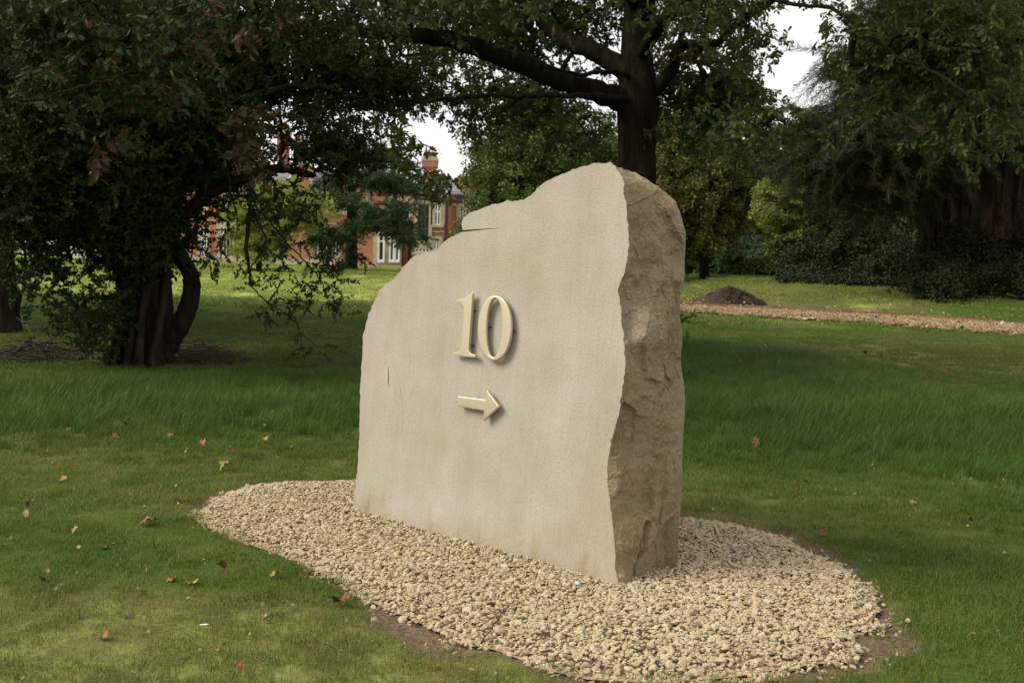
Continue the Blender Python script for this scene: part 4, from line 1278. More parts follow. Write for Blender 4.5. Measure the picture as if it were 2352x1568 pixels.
SKYGAPS = [(985, 318, 62, 62), (1835, 175, 80, 62), (1905, 215, 60, 40), (1815, 52, 55, 38), (1600, 145, 34, 18), (1640, 425, 22, 16), (925, 118, 36, 12), (1800, 396, 24, 12)]
ob = PD(1463, 600, 16.0)
oak = tree("oak_tree", "tall spreading oak with long dark limbs standing behind the sandstone slab", "tree", (float(ob[0]), 16.0, 0.0))
tr_ = limbpx([(1455, 850, 16, .40), (1458, 760, 16, .33), (1462, 600, 16, .285), (1464, 420, 16, .27), (1464, 320, 16, .275), (1466, 240, 16, .30), (1463, 150, 16.1, .24), (1462, 60, 16.2, .20), (1470, -80, 16.4, .17), (1480, -300, 16.6, .13), (1485, -560, 16.6, .06)])
put(bark_tube(tr_, 22, .07, 1), "trunk", M["bark"], oak)
oak_limbs = [
    [(1462, 250, 16, .2), (1400, 222, 15.8, .165), (1320, 196, 15.4, .15), (1230, 160, 15, .135), (1130, 120, 14.5, .125), (1040, 92, 14, .105), (960, 82, 13.6, .095), (850, 72, 13, .08), (760, 62, 12.4, .066), (690, 66, 12, .056), (640, 80, 11.6, .045), (590, 100, 11.2, .038), (520, 112, 10.6, .03), (440, 112, 9.6, .024), (390, 132, 9.0, .018), (290, 172, 8.4, .015), (204, 197, 8.0, .012), (100, 222, 7.7, .009), (0, 230, 7.5, .006)],
    [(1458, 190, 16, .16), (1420, 150, 16.1, .15), (1360, 118, 16.3, .135), (1290, 88, 16.6, .12), (1240, 40, 16.8, .10), (1180, -30, 17, .08), (1090, -140, 17.4, .05)],
    [(1235, 160, 15, .12), (1200, 132, 15, .11), (1165, 80, 14.9, .10), (1140, 20, 14.8, .085), (1120, -70, 14.6, .065), (1080, -190, 14.2, .04)],
    [(1478, 225, 16, .14), (1520, 190, 15.9, .10), (1550, 150, 15.8, .085), (1564, 105, 15.7, .075), (1615, 106, 15.4, .06), (1650, 96, 15.1, .055), (1680, 65, 14.9, .05), (1720, 35, 14.6, .045), (1790, -10, 14.2, .038), (1880, -60, 13.6, .03)],
    [(1560, 110, 15.7, .05), (1572, 60, 15.8, .04), (1592, 0, 15.9, .035), (1610, -100, 16, .02)],
    [(1460, 235, 16, .06), (1390, 222, 15.3, .045), (1310, 221, 14.8, .036), (1218, 219, 14.4, .032), (1140, 220, 14.1, .03), (1081, 224, 13.9, .027), (1030, 226, 13.7, .024), (950, 232, 13.4, .018), (890, 218, 13.1, .012)],
    [(1455, 180, 16, .045), (1420, 168, 15.6, .038), (1380, 165, 15.3, .032), (1320, 172, 15, .024), (1255, 150, 14.7, .012)],
    [(1566, 95, 15.6, .035), (1602, 123, 15, .026), (1650, 172, 14.4, .024), (1717, 232, 13.8, .022), (1765, 259, 13.5, .018), (1854, 308, 13.1, .014), (1885, 330, 12.9, .006)],
    [(1470, 130, 16, .10), (1530, 40, 15, .085), (1620, -30, 14, .07), (1720, -30, 13.2, .055), (1813, 8, 12.7, .024), (1890, 16, 12.3, .022), (1960, 50, 12, .02), (2055, 125, 11.7, .018), (2128, 157, 11.5, .016), (2190, 196, 11.3, .017), (2290, 262, 11, .010)],
    [(1466, 60, 16.2, .11), (1520, -60, 15.2, .1), (1640, -160, 13.6, .08), (1900, -220, 12, .06), (2150, -180, 11, .04)],
    [(1466, 20, 16.2, .12), (1400, -100, 15.2, .1), (1250, -260, 13.6, .08), (1050, -360, 12, .06), (800, -400, 11, .035)],
]
OL = [limbpx(l, 5, .012) for l in oak_limbs]
for i, l in enumerate(OL): put(bark_tube(l, 12, .08, i), "limb", M["bark"], oak)
oak_t = fill([(*E(1250, 20, 18.2, 540, 120, 1.4), 300), (*E(1160, 230, 17.2, 250, 60, 1.0), 60), (*E(1330, 320, 17.2, 110, 45, 1.0), 18), (*E(1640, 200, 16.6, 150, 95, 1.0), 90), (*E(1760, 290, 13.6, 100, 35, .6), 22),
              (*E(880, 130, 15.6, 200, 70, 1.0), 46), (*E(1600, 300, 17, 90, 50, 1), 16), (*E(1720, 90, 14.6, 60, 50, .6), 10), (*E(2180, 80, 12.6, 210, 110, 1.2), 90), (*E(2250, 260, 12.2, 90, 60, .6), 16), (*E(1990, 150, 12.6, 90, 60, .6), 16),
              (*E(1350, -480, 15.5, 900, 280, 4.5), 260), (*E(1300, -140, 17.5, 650, 110, 1.6), 130), (*E(1480, -10, 14.2, 300, 50, .8), 36), (*E(1050, -10, 13.5, 200, 45, .8), 26), (*E(2100, -260, 12, 400, 190, 3), 80), (np.array([-3.2, 14.5, 8.0]), np.array([4.2, 4.2, 1.5]), 50)], SKYGAPS, 3, cut=.2)
put(grow([tr_] + OL, oak_t, 5, .0055, .45), "branches", M["bark"], oak, True, "stuff")
put_crown("leaves", SRC["oak"], oak_t, 15, .28, .48, .75, oak, 8, .7, -.3, .75, .5, gaps=SKYGAPS)
# foreground spray of large browning leaves at the upper left
near_t = fill([(*E(560, 40, 10.8, 280, 60, 1.2), 34), (*E(250, 60, 9, 250, 90, .9), 34), (*E(300, 190, 8.8, 230, 40, .6), 9), (*E(60, 20, 8.6, 160, 100, .8), 16), (*E(760, 30, 12, 160, 40, 1.0), 16), (*E(330, -220, 10, 500, 130, 1.8), 60)], SKYGAPS, 21, cut=-.3)
put(grow([OL[0]], near_t, 6, .004, .42), "twigs", M["bark"], oak, True, "stuff")
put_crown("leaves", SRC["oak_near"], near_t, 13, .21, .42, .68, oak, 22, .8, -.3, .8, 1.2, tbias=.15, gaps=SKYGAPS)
bt = fill([(*E(565, 262, 9.6, 12, 20, .08), 3), (*E(592, 335, 9.6, 9, 34, .08), 4), (*E(345, 195, 8.8, 50, 16, .15), 2), (*E(228, 315, 8.7, 16, 20, .1), 2), (*E(450, 60, 9.6, 240, 60, .5), 7), (*E(1500, 310, 15.8, 14, 18, .1), 3), (*E(1560, 120, 15.5, 60, 60, .4), 4)], (), 23, cut=-9)
put(grow([OL[0], near_t[:, :3]], bt[:20], 9, .004, .4), "twigs", M["bark"], oak, True, "stuff")
put_crown("dry_leaves", SRC["oak_brown"], bt, 3, .045, .55, .85, oak, 24, .7, -1.0, .8)
# a drooping spray that hangs in front of the house roof
hang = limbpx([(890, 218, 13.1, .014), (905, 270, 12.9, .012), (930, 330, 12.8, .010), (975, 390, 12.7, .007), (1030, 415, 12.6, .004)], 5, .01)
put(bark_tube(hang, 6, .05, 3), "twig", M["bark"], oak)
put_crown("leaves", SRC["oak"], hang[6:, :3], 3, .10, .7, 1.0, oak, 25, .7, -.6, .8)

# ------------------------------------------------------------------ the ivy grown hawthorn on the left
hbp = PT(325, 836)
haw = tree("hawthorn_tree", "old hawthorn with fluted twisted trunk and dense dark ivy on the left", "tree", hbp)
HY = float(hbp[1])
def fl_h(a, i): return 1 + .13 * np.sin(a * 7 + i * .10) + .08 * np.sin(a * 13 - i * .14) + .06 * np.sin(a * 4 + 1)
ht = limbpx([(322, 858, HY, .50), (322, 836, HY, .42), (326, 800, HY, .33), (334, 740, HY, .28), (332, 660, HY, .29), (322, 570, HY, .30), (320, 450, HY, .26), (318, 300, HY, .20), (310, 120, HY + .2, .14), (300, -60, HY + .3, .08)], 7)
mb = MB(); mb.tube(ht[:, :3], ht[:, 3], 60, 0, True, fl_h); put(mb, "trunk", M["bark_dark"], haw)
stems = [[(250, 848, HY - .35, .075), (270, 795, HY - .3, .065), (288, 720, HY - .28, .05), (300, 640, HY - .25, .05), (310, 560, HY - .2, .045)],
         [(290, 846, HY - .42, .05), (300, 790, HY - .38, .045), (306, 720, HY - .33, .042), (300, 640, HY - .3, .04)],
         [(318, 848, HY - .48, .06), (322, 780, HY - .4, .05), (330, 710, HY - .36, .05), (345, 630, HY - .3, .05), (350, 560, HY - .2, .04)],
         [(350, 846, HY - .42, .06), (356, 790, HY - .36, .05), (372, 720, HY - .3, .05), (384, 650, HY - .22, .05), (388, 590, HY - .1, .045)],
         [(240, 850, HY - .2, .05), (262, 800, HY - .15, .05), (280, 730, HY - .12, .045)]]
HS = [limbpx(s, 6, .006) for s in stems]
for i, s in enumerate(HS): put(bark_tube(s, 9, .1, i), "stem", M["bark_dark"], haw)
haw_limbs = [
    [(372, 815, HY + .1, .16), (392, 785, HY + .12, .135), (418, 735, HY + .12, .125), (436, 690, HY + .1, .115), (441, 650, HY + .1, .11), (436, 622, HY + .1, .10), (418, 596, HY + .05, .10), (395, 580, HY, .09), (372, 560, HY, .08)],
    [(437, 640, HY + .1, .05), (446, 637, HY + .08, .035), (459, 632, HY + .05, .012)],
    [(400, 590, HY, .07), (420, 560, HY + .1, .06), (440, 540, HY + .2, .045), (452, 520, HY + .3, .03)],
    [(370, 560, HY, .10), (420, 500, HY - .1, .09), (470, 450, HY - .2, .075), (510, 430, HY - .25, .07), (555, 412, HY - .3, .065), (580, 395, HY - .3, .06), (640, 388, HY - .2, .055), (700, 398, HY - .1, .045), (722, 402, HY, .03)],
    [(572, 405, HY - .3, .04), (575, 440, HY - .35, .034), (572, 500, HY - .4, .028), (566, 560, HY - .4, .024), (572, 620, HY - .4, .018), (575, 652, HY - .4, .014)],
    [(560, 440, HY - .35, .012), (590, 500, HY - .4, .012), (608, 545, HY - .42, .012), (600, 580, HY - .42, .011), (580, 610, HY - .42, .010), (575, 645, HY - .42, .009), (608, 690, HY - .44, .009), (650, 718, HY - .45, .008), (682, 745, HY - .45, .007), (692, 790, HY - .45, .005), (700, 828, HY - .45, .003)],
    [(575, 460, HY - .35, .012), (620, 510, HY - .4, .011), (660, 560, HY - .42, .010), (700, 600, HY - .44, .009), (735, 640, HY - .45, .008), (750, 680, HY - .45, .006), (775, 718, HY - .45, .003)],
    [(748, 680, HY - .45, .004), (790, 700, HY - .4, .003), (838, 718, HY - .35, .002)],
    [(690, 765, HY - .45, .004), (730, 796, HY - .4, .003), (800, 812, HY - .35, .002)],
    [(577, 650, HY - .42, .005), (610, 640, HY - .4, .004), (660, 618, HY - .38, .003)],
    [(632, 705, HY - .44, .004), (660, 695, HY - .42, .003), (700, 706, HY - .4, .002)],
    [(640, 388, HY - .2, .03), (648, 340, HY - .2, .025), (645, 280, HY - .2, .02), (640, 200, HY - .2, .012)],
    [(310, 570, HY, .10), (250, 560, HY - .2, .07), (200, 555, HY - .3, .05), (120, 540, HY - .4, .03), (60, 560, HY - .5, .015)],
    [(320, 660, HY, .06), (260, 680, HY - .3, .03), (200, 690, HY - .4, .02), (150, 740, HY - .5, .01)],
    [(318, 420, HY, .10), (220, 360, HY - .5, .08), (100, 300, HY - .9, .05), (-40, 240, HY - 1.2, .03)],
    [(318, 360, HY, .10), (420, 280, HY - .3, .07), (540, 230, HY - .4, .05), (700, 200, HY - .3, .03), (850, 230, HY, .012)],
    [(316, 250, HY, .09), (400, 130, HY, .07), (520, 60, HY, .04)],
]
HL = [limbpx(l, 6, .008) for l in haw_limbs]
for i, l in enumerate(HL): put(bark_tube(l, 10 if l[0][3] > .05 else 6, .1, i), "limb" if l[0][3] > .03 else "hanging_branch", M["bark_dark"], haw)
HG = SKYGAPS + [(640, 250, 20, 8), (800, 262, 50, 9), (890, 285, 30, 20), (700, 318, 30, 10), (444, 160, 9, 9), (780, 200, 60, 10), (660, 150, 40, 8), (540, 690, 130, 70), (780, 470, 90, 60), (840, 560, 120, 60), (600, 560, 90, 30), (455, 590, 50, 25), (520, 760, 130, 60)]
haw_t = fill([(*E(210, 270, HY, 300, 270, 2.4), 400), (*E(60, 400, HY - .8, 180, 85, 1.0), 50), (*E(560, 140, HY + 1.3, 300, 95, .9), 110), (*E(480, 310, HY - .1, 140, 90, 1.0), 46), (*E(780, 320, HY + .2, 120, 60, .7), 22), (*E(830, 215, HY + 1.0, 130, 50, .7), 22),
              (*E(90, 600, HY - .3, 110, 40, .6), 9), (*E(190, 730, HY - .6, 60, 90, .4), 8), (*E(315, 520, HY - .2, 80, 70, .5), 30), (*E(230, 490, HY - .4, 110, 50, .6), 20),
              (*E(200, -140, HY, 500, 240, 3), 180)], HG, 31, cut=-.1)
put(grow([ht] + HL, haw_t, 7, .0045, .45), "branches", M["bark_dark"], haw, True, "stuff")
put_crown("leaves", SRC["haw"], haw_t, 27, .23, .7, 1.15, haw, 33, .9, -.1, .8, .7, gaps=HG)
hl_pts = np.concatenate([HL[k][4:, :3] for k in (4, 5, 6, 7, 8, 9, 10)])
rr = np.random.default_rng(3)
bunches = np.array([PD(x, y, HY - .42) for x, y in [(500, 600), (510, 470), (500, 540), (620, 640), (640, 630), (650, 680), (690, 640), (668, 690), (715, 660), (722, 690), (560, 630), (548, 610), (760, 650), (735, 605), (700, 560), (640, 600), (610, 720), (625, 480), (640, 440), (610, 500), (700, 430), (650, 540), (720, 470), (745, 525), (690, 480), (760, 600), (780, 620), (800, 590), (775, 690), (600, 450), (540, 470), (530, 520), (820, 600), (470, 600), (480, 585)]])
put(grow([HL[k] for k in (3, 4, 5, 6)], bunches, 8, .002, .35), "twigs", M["bark_dark"], haw, True, "stuff")
put_crown("leaves", SRC["haw"], np.concatenate([bunches, bunches[13:29]]), 5, .07, .6, .95, haw, 36, .9, -.3, .9)
put_crown("leaves", SRC["haw"], hl_pts[rr.random(len(hl_pts)) < .35], 1, .05, .45, .8, haw, 37, .9, -.3, .9)
# ivy on the trunk
iv = fill([(*E(318, 560, HY - .1, 50, 90, .40), 180), (*E(300, 690, HY - .15, 30, 50, .36), 14)], (), 41, cut=-9)
put_crown("ivy", SRC["ivy"], iv, 2, .06, .8, 1.3, haw, 42)

# a second trunk further left, with a crown that reaches out of the frame and shades the lawn
t2 = PT(8, 762)
tt2 = tree("ash_tree", "dark tree trunk at the left margin behind the hawthorn", "tree", t2)
Y2 = float(t2[1])
l2 = limbpx([(6, 775, Y2, .36), (8, 740, Y2, .26), (4, 640, Y2, .22), (-10, 480, Y2, .2), (-30, 300, Y2, .16), (-40, 100, Y2, .1)], 5)
put(bark_tube(l2, 14, .08, 4), "trunk", M["bark_dark"], tt2)
s2 = limbpx([(38, 742, Y2, .035), (46, 690, Y2, .03), (58, 620, Y2, .025), (50, 540, Y2, .015)], 5, .01)
put(bark_tube(s2, 7, .08, 5), "stem", M["bark_dark"], tt2)
c2 = [(np.array([-10.0, 20.0, 6.0]), np.array([5.0, 5.0, 2.6]), 130), (np.array([-14.0, 24.0, 6.0]), np.array([4, 4, 3.0]), 50), (*E(30, 380, Y2 + 1, 150, 120, 1.6), 50)]
tt_t = fill(c2, HG, 44, cut=-.2)
put(grow([l2], tt_t, 9, .008, .45), "branches", M["bark_dark"], tt2, True, "stuff")
put_crown("leaves", SRC["dark"], tt_t, 9, .5, .8, 1.2, tt2, 45, gaps=HG)

# ------------------------------------------------------------------ far trees
def far_tree(name, label, cat, px, base_y, Y, trunk_px, top_y, ells, src, per, rad, smin, smax, seed, barkm="bark", gaps=SKYGAPS, group=None, tb=0.0, down=-.2, tilt=.6, flatz=.7, limbs=None, cut=0.0, bk=None):
    b = PD(px, base_y, Y); z = float(terrain(b[0], b[1])); b[2] = z
    t = tree(name, label, cat, b, group)
    r0 = trunk_px / F * Y / 2
    l = spline(np.array([[b[0], b[1], z - .2, r0 * 1.25], [b[0], b[1], z + .5, r0], [*PD(px + 3, (base_y + top_y) / 2, Y), r0 * .7], [*PD(px, top_y, Y), r0 * .15]]), 5)
    put(bark_tube(l, 12, .07, seed), "trunk", M[barkm], t)
    tt = fill([(*E(*e[:6]), e[6]) for e in ells], gaps, seed, cut=cut)
    br_t = tt[:: max(1, len(tt) // 70)]
    if len(br_t): put(grow([l], br_t, seed, .012 * Y / 50, .5, .05), "branches", M[barkm], t, True, "stuff")
    put_crown("crown", src, tt, per, rad, smin, smax, t, seed + 2, tilt, down, flatz, .35, tb, gaps=gaps)
    return t
far_tree("lime_tree", "broad olive green tree between the brick house and the oak trunk", "tree", 1230, 640, 52, 34, 250,
         [(1250, 420, 52, 165, 180, 3.5, 230), (1105, 545, 54, 26, 50, 1, 14), (1370, 480, 51, 70, 120, 2, 60)], SRC["mid"], 9, .7, .7, 1.15, 60, cut=.1, gaps=SKYGAPS + [(1000, 450, 72, 110)])
far_tree("lime_tree", "olive brown tree just right of the oak trunk", "tree", 1617, 637, 50, 22, 320,
         [(1610, 440, 50, 105, 120, 3, 150), (1540, 420, 50, 60, 150, 2, 60)], SRC["olive"], 9, .6, .7, 1.1, 63, cut=0)
far_tree("pine_tree", "dark pine standing right of the olive brown tree", "pine tree", 1722, 638, 62, 22, 330,
         [(1715, 400, 62, 65, 60, 2, 40), (1740, 520, 62, 60, 30, 2, 30), (1700, 580, 60, 90, 34, 3, 50), (1740, 470, 62, 50, 20, 2, 20)], SRC["cedar"], 14, .5, .9, 1.4, 66, "bark_dark", flatz=.3)
far_tree("pine_tree", "short blue green pine by the soil heap", "pine tree", 1655, 637, 66, 14, 520,
         [(1640, 575, 66, 70, 34, 2, 60), (1660, 545, 66, 50, 20, 2, 30)], SRC["cedar"], 14, .5, .9, 1.3, 68, "bark_dark", flatz=.35)
far_tree("young_maple", "small bright green tree at the edge of the dark shrubs", "tree", 1800, 648, 44, 8, 420,
         [(1790, 450, 44, 42, 36, 1, 30), (1770, 500, 44, 30, 30, 1, 12), (1815, 520, 44, 30, 40, 1, 14)], SRC["lime"], 6, .3, .45, .75, 71, tb=-.45)
far_tree("golden_shrub", "golden yellow foliage above the dark shrubs", "shrub", 1880, 640, 47, 6, 400, [(1880, 410, 47, 26, 24, .8, 10), (1925, 470, 47, 16, 60, .8, 12)], SRC["gold"], 4, .25, .4, .7, 73, tb=-.2)
far_tree("lime_shrub", "bright yellow green bush at the right edge of the slab", "shrub", 1588, 634, 78, 4, 610, [(1585, 605, 78, 24, 26, .8, 26), (1650, 620, 80, 18, 12, .6, 10)], SRC["lime"], 8, .35, .5, .8, 75)
far_tree("weeping_maple", "small yellow green tree on the lawn in front of the house", "tree", 595, 622, 58, 13, 440,
         [(660, 450, 58, 105, 34, 2.2, 80), (600, 500, 58, 80, 50, 2.2, 80), (690, 500, 58, 80, 24, 2, 40), (590, 560, 58, 60, 34, 1.6, 40)], SRC["lime"], 5, .4, .5, .85, 77, flatz=.3, tb=.25, cut=.15)
far_tree("cedar_tree", "blue green cedar with tiered boughs in front of the brick house", "cedar tree", 806, 614, 68, 30, 330,
         [(800, 350, 68, 90, 26, 3, 34), (890, 365, 67, 50, 18, 2, 16), (830, 410, 66, 110, 14, 3, 34), (930, 430, 66, 40, 9, 2, 9), (780, 455, 66, 70, 13, 3, 20), (890, 483, 65, 60, 9, 2, 12), (850, 513, 66, 110, 10, 3, 26), (930, 541, 65, 34, 7, 1.5, 8), (770, 545, 66, 50, 14, 3, 14)],
         SRC["cedar"], 7, .38, .8, 1.3, 80, "bark_dark", flatz=.22, gaps=SKYGAPS + [(1010, 460, 62, 90), (880, 570, 60, 26)])
# woodland wall at the end of the lawns: trees side by side
wood = [(-60, 606, 96, 380, "mid"), (80, 606, 98, 330, "dark"), (210, 608, 94, 300, "mid"), (330, 610, 100, 330, "dark"), (430, 612, 104, 400, "mid"), (1130, 624, 100, 420, "mid"), (1330, 634, 92, 400, "dark"), (1480, 638, 90, 330, "mid"),
        (1560, 640, 96, 400, "dark"), (1680, 644, 98, 500, "olive"), (1790, 648, 104, 545, "dark"), (1890, 652, 92, 300, "olive"), (2010, 656, 90, 220, "mid"), (2150, 660, 90, 160, "dark"), (2300, 662, 92, 160, "mid"), (2430, 662, 90, 150, "dark")]
places = ["beyond the garden wall at the left margin", "above the garden wall left of the hawthorn trunk", "behind the hawthorn trunk", "right of the hawthorn trunk behind its leaves", "at the left end of the brick house", "at the right end of the brick house",
          "behind the broad olive green tree", "behind the oak trunk", "behind the olive brown tree", "behind the blue green pine", "in front of the pale house", "just left of the feathery redwood boughs", "behind the left redwood boughs", "behind the redwood trunk's left side", "behind the redwood trunk", "at the right margin behind the redwood"]
for i, (px, by, Y, ty, s) in enumerate(wood):
    h = (by - ty)
    far_tree("woodland_tree", {"mid": "mid green", "dark": "dark green", "olive": "olive green"}[s] + " woodland tree " + places[i], "tree", px, by, Y, 20, ty + h * .25,
             [(px, ty + h * .42, Y, 95, h * .42, 4, 110), (px, by - 40, Y - 2, 90, 42, 3, 40)], SRC[s], 8, 1.3, 1.4, 2.4, 500 + i * 5, "bark_dark", group="woodland trees at the end of the lawns", cut=0, gaps=SKYGAPS + [(1790, 470, 80, 36)])

# ------------------------------------------------------------------ the redwood and the shrubbery on the right bank
RY = 35.0
rb0 = PD(2222, 690, RY); rz = float(terrain(rb0[0], RY))
red = tree("redwood_tree", "giant redwood with massive furrowed reddish trunk at the right margin", "redwood tree", (float(rb0[0]), RY, rz))
def fl_r(a, i): return 1 + .05 * fbm(np.stack([np.cos(a) * 5, np.sin(a) * 5, np.full(len(a), i * .22)], 1), 1.0, 3, 5) + .04 * (1 - 2 * np.abs(vnoise(np.stack([np.cos(a) * 14, np.sin(a) * 14, np.full(len(a), i * .12)], 1), 1.0, 9))) + .045 * np.sin(a * 9 + i * .05) + .025 * np.sin(a * 15 - i * .04) + .035 * np.sin(a * 5 + 1) + .025 * np.sin(a * 31 + i * .1)
lr = spline(np.array([[rb0[0], RY, rz - .3, 2.0], [rb0[0], RY, rz + .4, 1.72], [rb0[0] + .02, RY, rz + 1.4, 1.54], [rb0[0] + .1, RY, rz + 3.2, 1.36], [rb0[0] + .15, RY, rz + 5.5, 1.2], [rb0[0] + .2, RY, rz + 9, 1.0], [rb0[0] + .2, RY, rz + 16, .6]]), 8)
mb = MB(); mb.tube(lr[:, :3], lr[:, 3], 260, 0, True, fl_r); put(mb, "trunk", M["bark_red"], red)
red_t = fill([(*E(1975, 290, RY - 1.5, 150, 90, 1.6), 120), (*E(2040, 380, RY - 1.5, 90, 50, 1.0), 22), (*E(2250, 80, RY - 1, 260, 120, 2.5), 130), (*E(2330, 250, RY - 2.3, 110, 40, .6), 16), (*E(2020, 200, RY - 1, 110, 90, 1.5), 60), (*E(2320, -160, RY, 420, 200, 3), 120)], SKYGAPS, 90, cut=.0)
put(grow([lr], red_t[::2], 91, .012, .4, -.05), "branches", M["bark_red"], red, True, "stuff")
put_crown("crown", SRC["redwood"], red_t, 13, .5, .8, 1.4, red, 92, .35, -.2, .8, .5, gaps=SKYGAPS)

shr = [(1870, 640, 42, 70, 70, "dark", "dark laurel bush where the lawn meets the shrubbery"), (1850, 520, 45, 60, 90, "mid", "tall mottled green shrub at the left end of the shrubbery"), (1990, 600, 41, 90, 90, "dark", "rounded dark bush in the middle of the shrubbery"),
       (1980, 480, 46, 90, 100, "olive", "olive tinged small tree rising above the shrubbery"), (2080, 630, 39, 80, 60, "dark", "low dark bush left of the redwood trunk"), (2090, 520, 43, 60, 110, "mid", "upright green shrub close to the redwood trunk"),
       (2190, 665, 33, 50, 22, "dark", "small dark bush at the foot of the redwood"), (2350, 655, 32.6, 50, 34, "dark", "dark bush right of the redwood foot"), (2460, 600, 33, 70, 110, "dark", "large dark bush beyond the right margin"), (1770, 615, 58, 40, 26, "mid", "loose green bush at the edge of the far lawn")]
for i, (px, py, Y, rx, ry, s, lab) in enumerate(shr):
    b = PD(px, py + ry, Y); z = float(terrain(b[0], Y)); b[2] = z
    t = tree("shrub", lab, "shrub", b, "shrubs around the redwood")
    c, rad = E(px, py, Y, rx, ry, rx / F * Y * .7)
    tt = fill([(c, rad, 130)], (), 700 + i, cut=0.0)
    st_ = spline(np.array([[b[0], Y, z - .1, .10], [*c, .04]]), 4)
    put(grow([st_], np.vstack([tt[::3]]), 700 + i, .012, .45, .05), "stems", M["bark_dark"], t, True, "stuff")
    put_crown("foliage", SRC[s], tt, 7, .35, .55, 1.0, t, 720 + i, tintscale=.9)
# ivy over the bank
r = np.random.default_rng(8)
n = 2600
px = r.uniform(1800, 2500, n); tcc = r.uniform(0, 1, n)
pts = []
for a_, b_ in zip(px, tcc):
    yb = 662 + (a_ - 1800) * .075 + 14 * math.sin(a_ * .021)
    yt = yb - 62
    q = PD(a_, yb, 39 - 4.5 * (a_ - 1800) / 600)
    Yq = q[1] + b_ * 3.5; xq = q[0] * (Yq / q[1])
    pts.append((xq, Yq, float(terrain(xq, Yq)) + .06 + .55 * b_ * (1 - .3 * math.sin(a_ * .05))))
pts = np.array(pts); pts[:, 2] += .12 * n2(pts[:, 0], pts[:, 1], 1.5, 3, 2)
o = scatter("ground_ivy", SRC["ivy"], pts, rand_rot(n, r, .5), r.uniform(1.2, 2.2, n), np.clip(r.normal(.45, .2, n), 0, 1))
tag(o, "dark ivy creeping over the bank below the redwood", "ivy")

# ------------------------------------------------------------------ small things on the ground
def stick(name, pts, rad, label, cat, group=None, mat="dead_twig", forks=0, seed=0):
    o = empty(name, pts[0]); tag(o, label, cat, group)
    l = spline(np.array([[*p_, rad * (1 - .6 * i / len(pts))] for i, p_ in enumerate(pts)]), 5, rad * .8)
    mb = MB(); mb.tube(l[:, :3], l[:, 3], 5); r = np.random.default_rng(seed)
    for k in range(forks):
        j = r.integers(len(l) // 4, len(l) - 1); d = r.normal(0, 1, 3) * np.array([1, 1, .3]); d[2] = abs(d[2]); L_ = rad * r.uniform(12, 30)
        mb.tube([l[j, :3], l[j, :3] + d * L_ * .5, l[j, :3] + d * L_ + np.array([0, 0, -.2 * L_])], [rad * .5, rad * .4, rad * .2], 4)
    mb.v = [v_ - np.array(pts[0]) for v_ in mb.v]
    mb.obj("wood", M[mat], o, True)
    return o
stick("twig", [P(1105, 1475, .02), P(1130, 1440, .022), P(1160, 1400, .024), P(1185, 1372, .024), P(1206, 1350, .03)], .0035, "thin grey twig lying across the gravel in front of the slab", "twig", None, forks=2)
stick("twig", [P(1480, 1318, .02), P(1472, 1332, .02), P(1466, 1352, .03)], .002, "tiny straw stalk on the gravel by the slab's corner", "twig")
gb_ = "fallen branches around the hawthorn"
r = np.random.default_rng(17)
for i, (x0, y0, x1, y1, h, lab) in enumerate([
    (365, 800, 520, 818, .10, "grey curved fallen branch lying right of the hawthorn trunk"), (380, 812, 470, 842, .06, "short dark fallen stick at the right foot of the hawthorn"),
    (370, 770, 446, 790, .35, "thin bent branch sticking out above the hawthorn's right foot"), (60, 812, 160, 796, .12, "pale fallen branch on top of the brush left of the hawthorn"),
    (10, 826, 130, 806, .15, "long dark fallen branch in the brush left of the hawthorn"), (90, 824, 235, 812, .08, "low fallen stick between the brush and the hawthorn trunk"), (190, 828, 262, 842, .05, "short fallen stick touching the hawthorn's left foot")]):
    a, b = P(x0, y0), P(x1, y1)
    mid = (a + b) / 2 + np.array([r.normal(0, .1), r.normal(0, .1), h])
    stick("fallen_branch", [a + np.array([0, 0, .03]), mid, b + np.array([0, 0, .04])], .022, lab, "branch", gb_, forks=5, seed=i)
for k, (x0, x1, y0, lab) in enumerate([(0, 170, 820, "low heap of brown brushwood and dead leaves left of the hawthorn"), (360, 560, 826, "thin litter of brown dead twigs right of the hawthorn trunk")]):
    n = 500; xs = r.uniform(x0, x1, n); mbl = MB()
    c0 = P((x0 + x1) / 2, y0)
    for xx in xs:
        c = P(xx, y0 + r.uniform(-14, 14)); hh = .14 * math.exp(-((xx - (x0 + x1) / 2) / ((x1 - x0) * .3)) ** 2)
        d = r.normal(0, .12, 3) * np.array([1, 1, .3]); p0 = c - c0 + np.array([0, 0, r.uniform(0, hh) + .01])
        mbl.tube([p0 - d, p0 + r.normal(0, .01, 3), p0 + d], [.004, .005, .003], 3, cap=False)
    o = empty("brushwood", c0); tag(o, lab, "brushwood"); q = mbl.obj("litter", M["dead_twig"], o); q["kind"] = "stuff"
stick("stick", [P(2100 - 570, 733), P(1745, 742)][:0] + [PT(1722, 712 + 30), PT(1790, 750), PT(1840, 762)], .025, "dark bare stick lying on the turf below the path", "stick")
stick("stick", [PT(1820, 746), PT(1850, 748), PT(1882, 752)], .02, "shorter dark stick above the bare stick on the turf", "stick")
stick("log", [PT(2310, 676) + np.array([0, 0, .1]), PT(2335, 672) + np.array([0, 0, .12]), PT(2370, 672) + np.array([0, 0, .1])], .07, "short brown log lying on the grass below the redwood", "log")
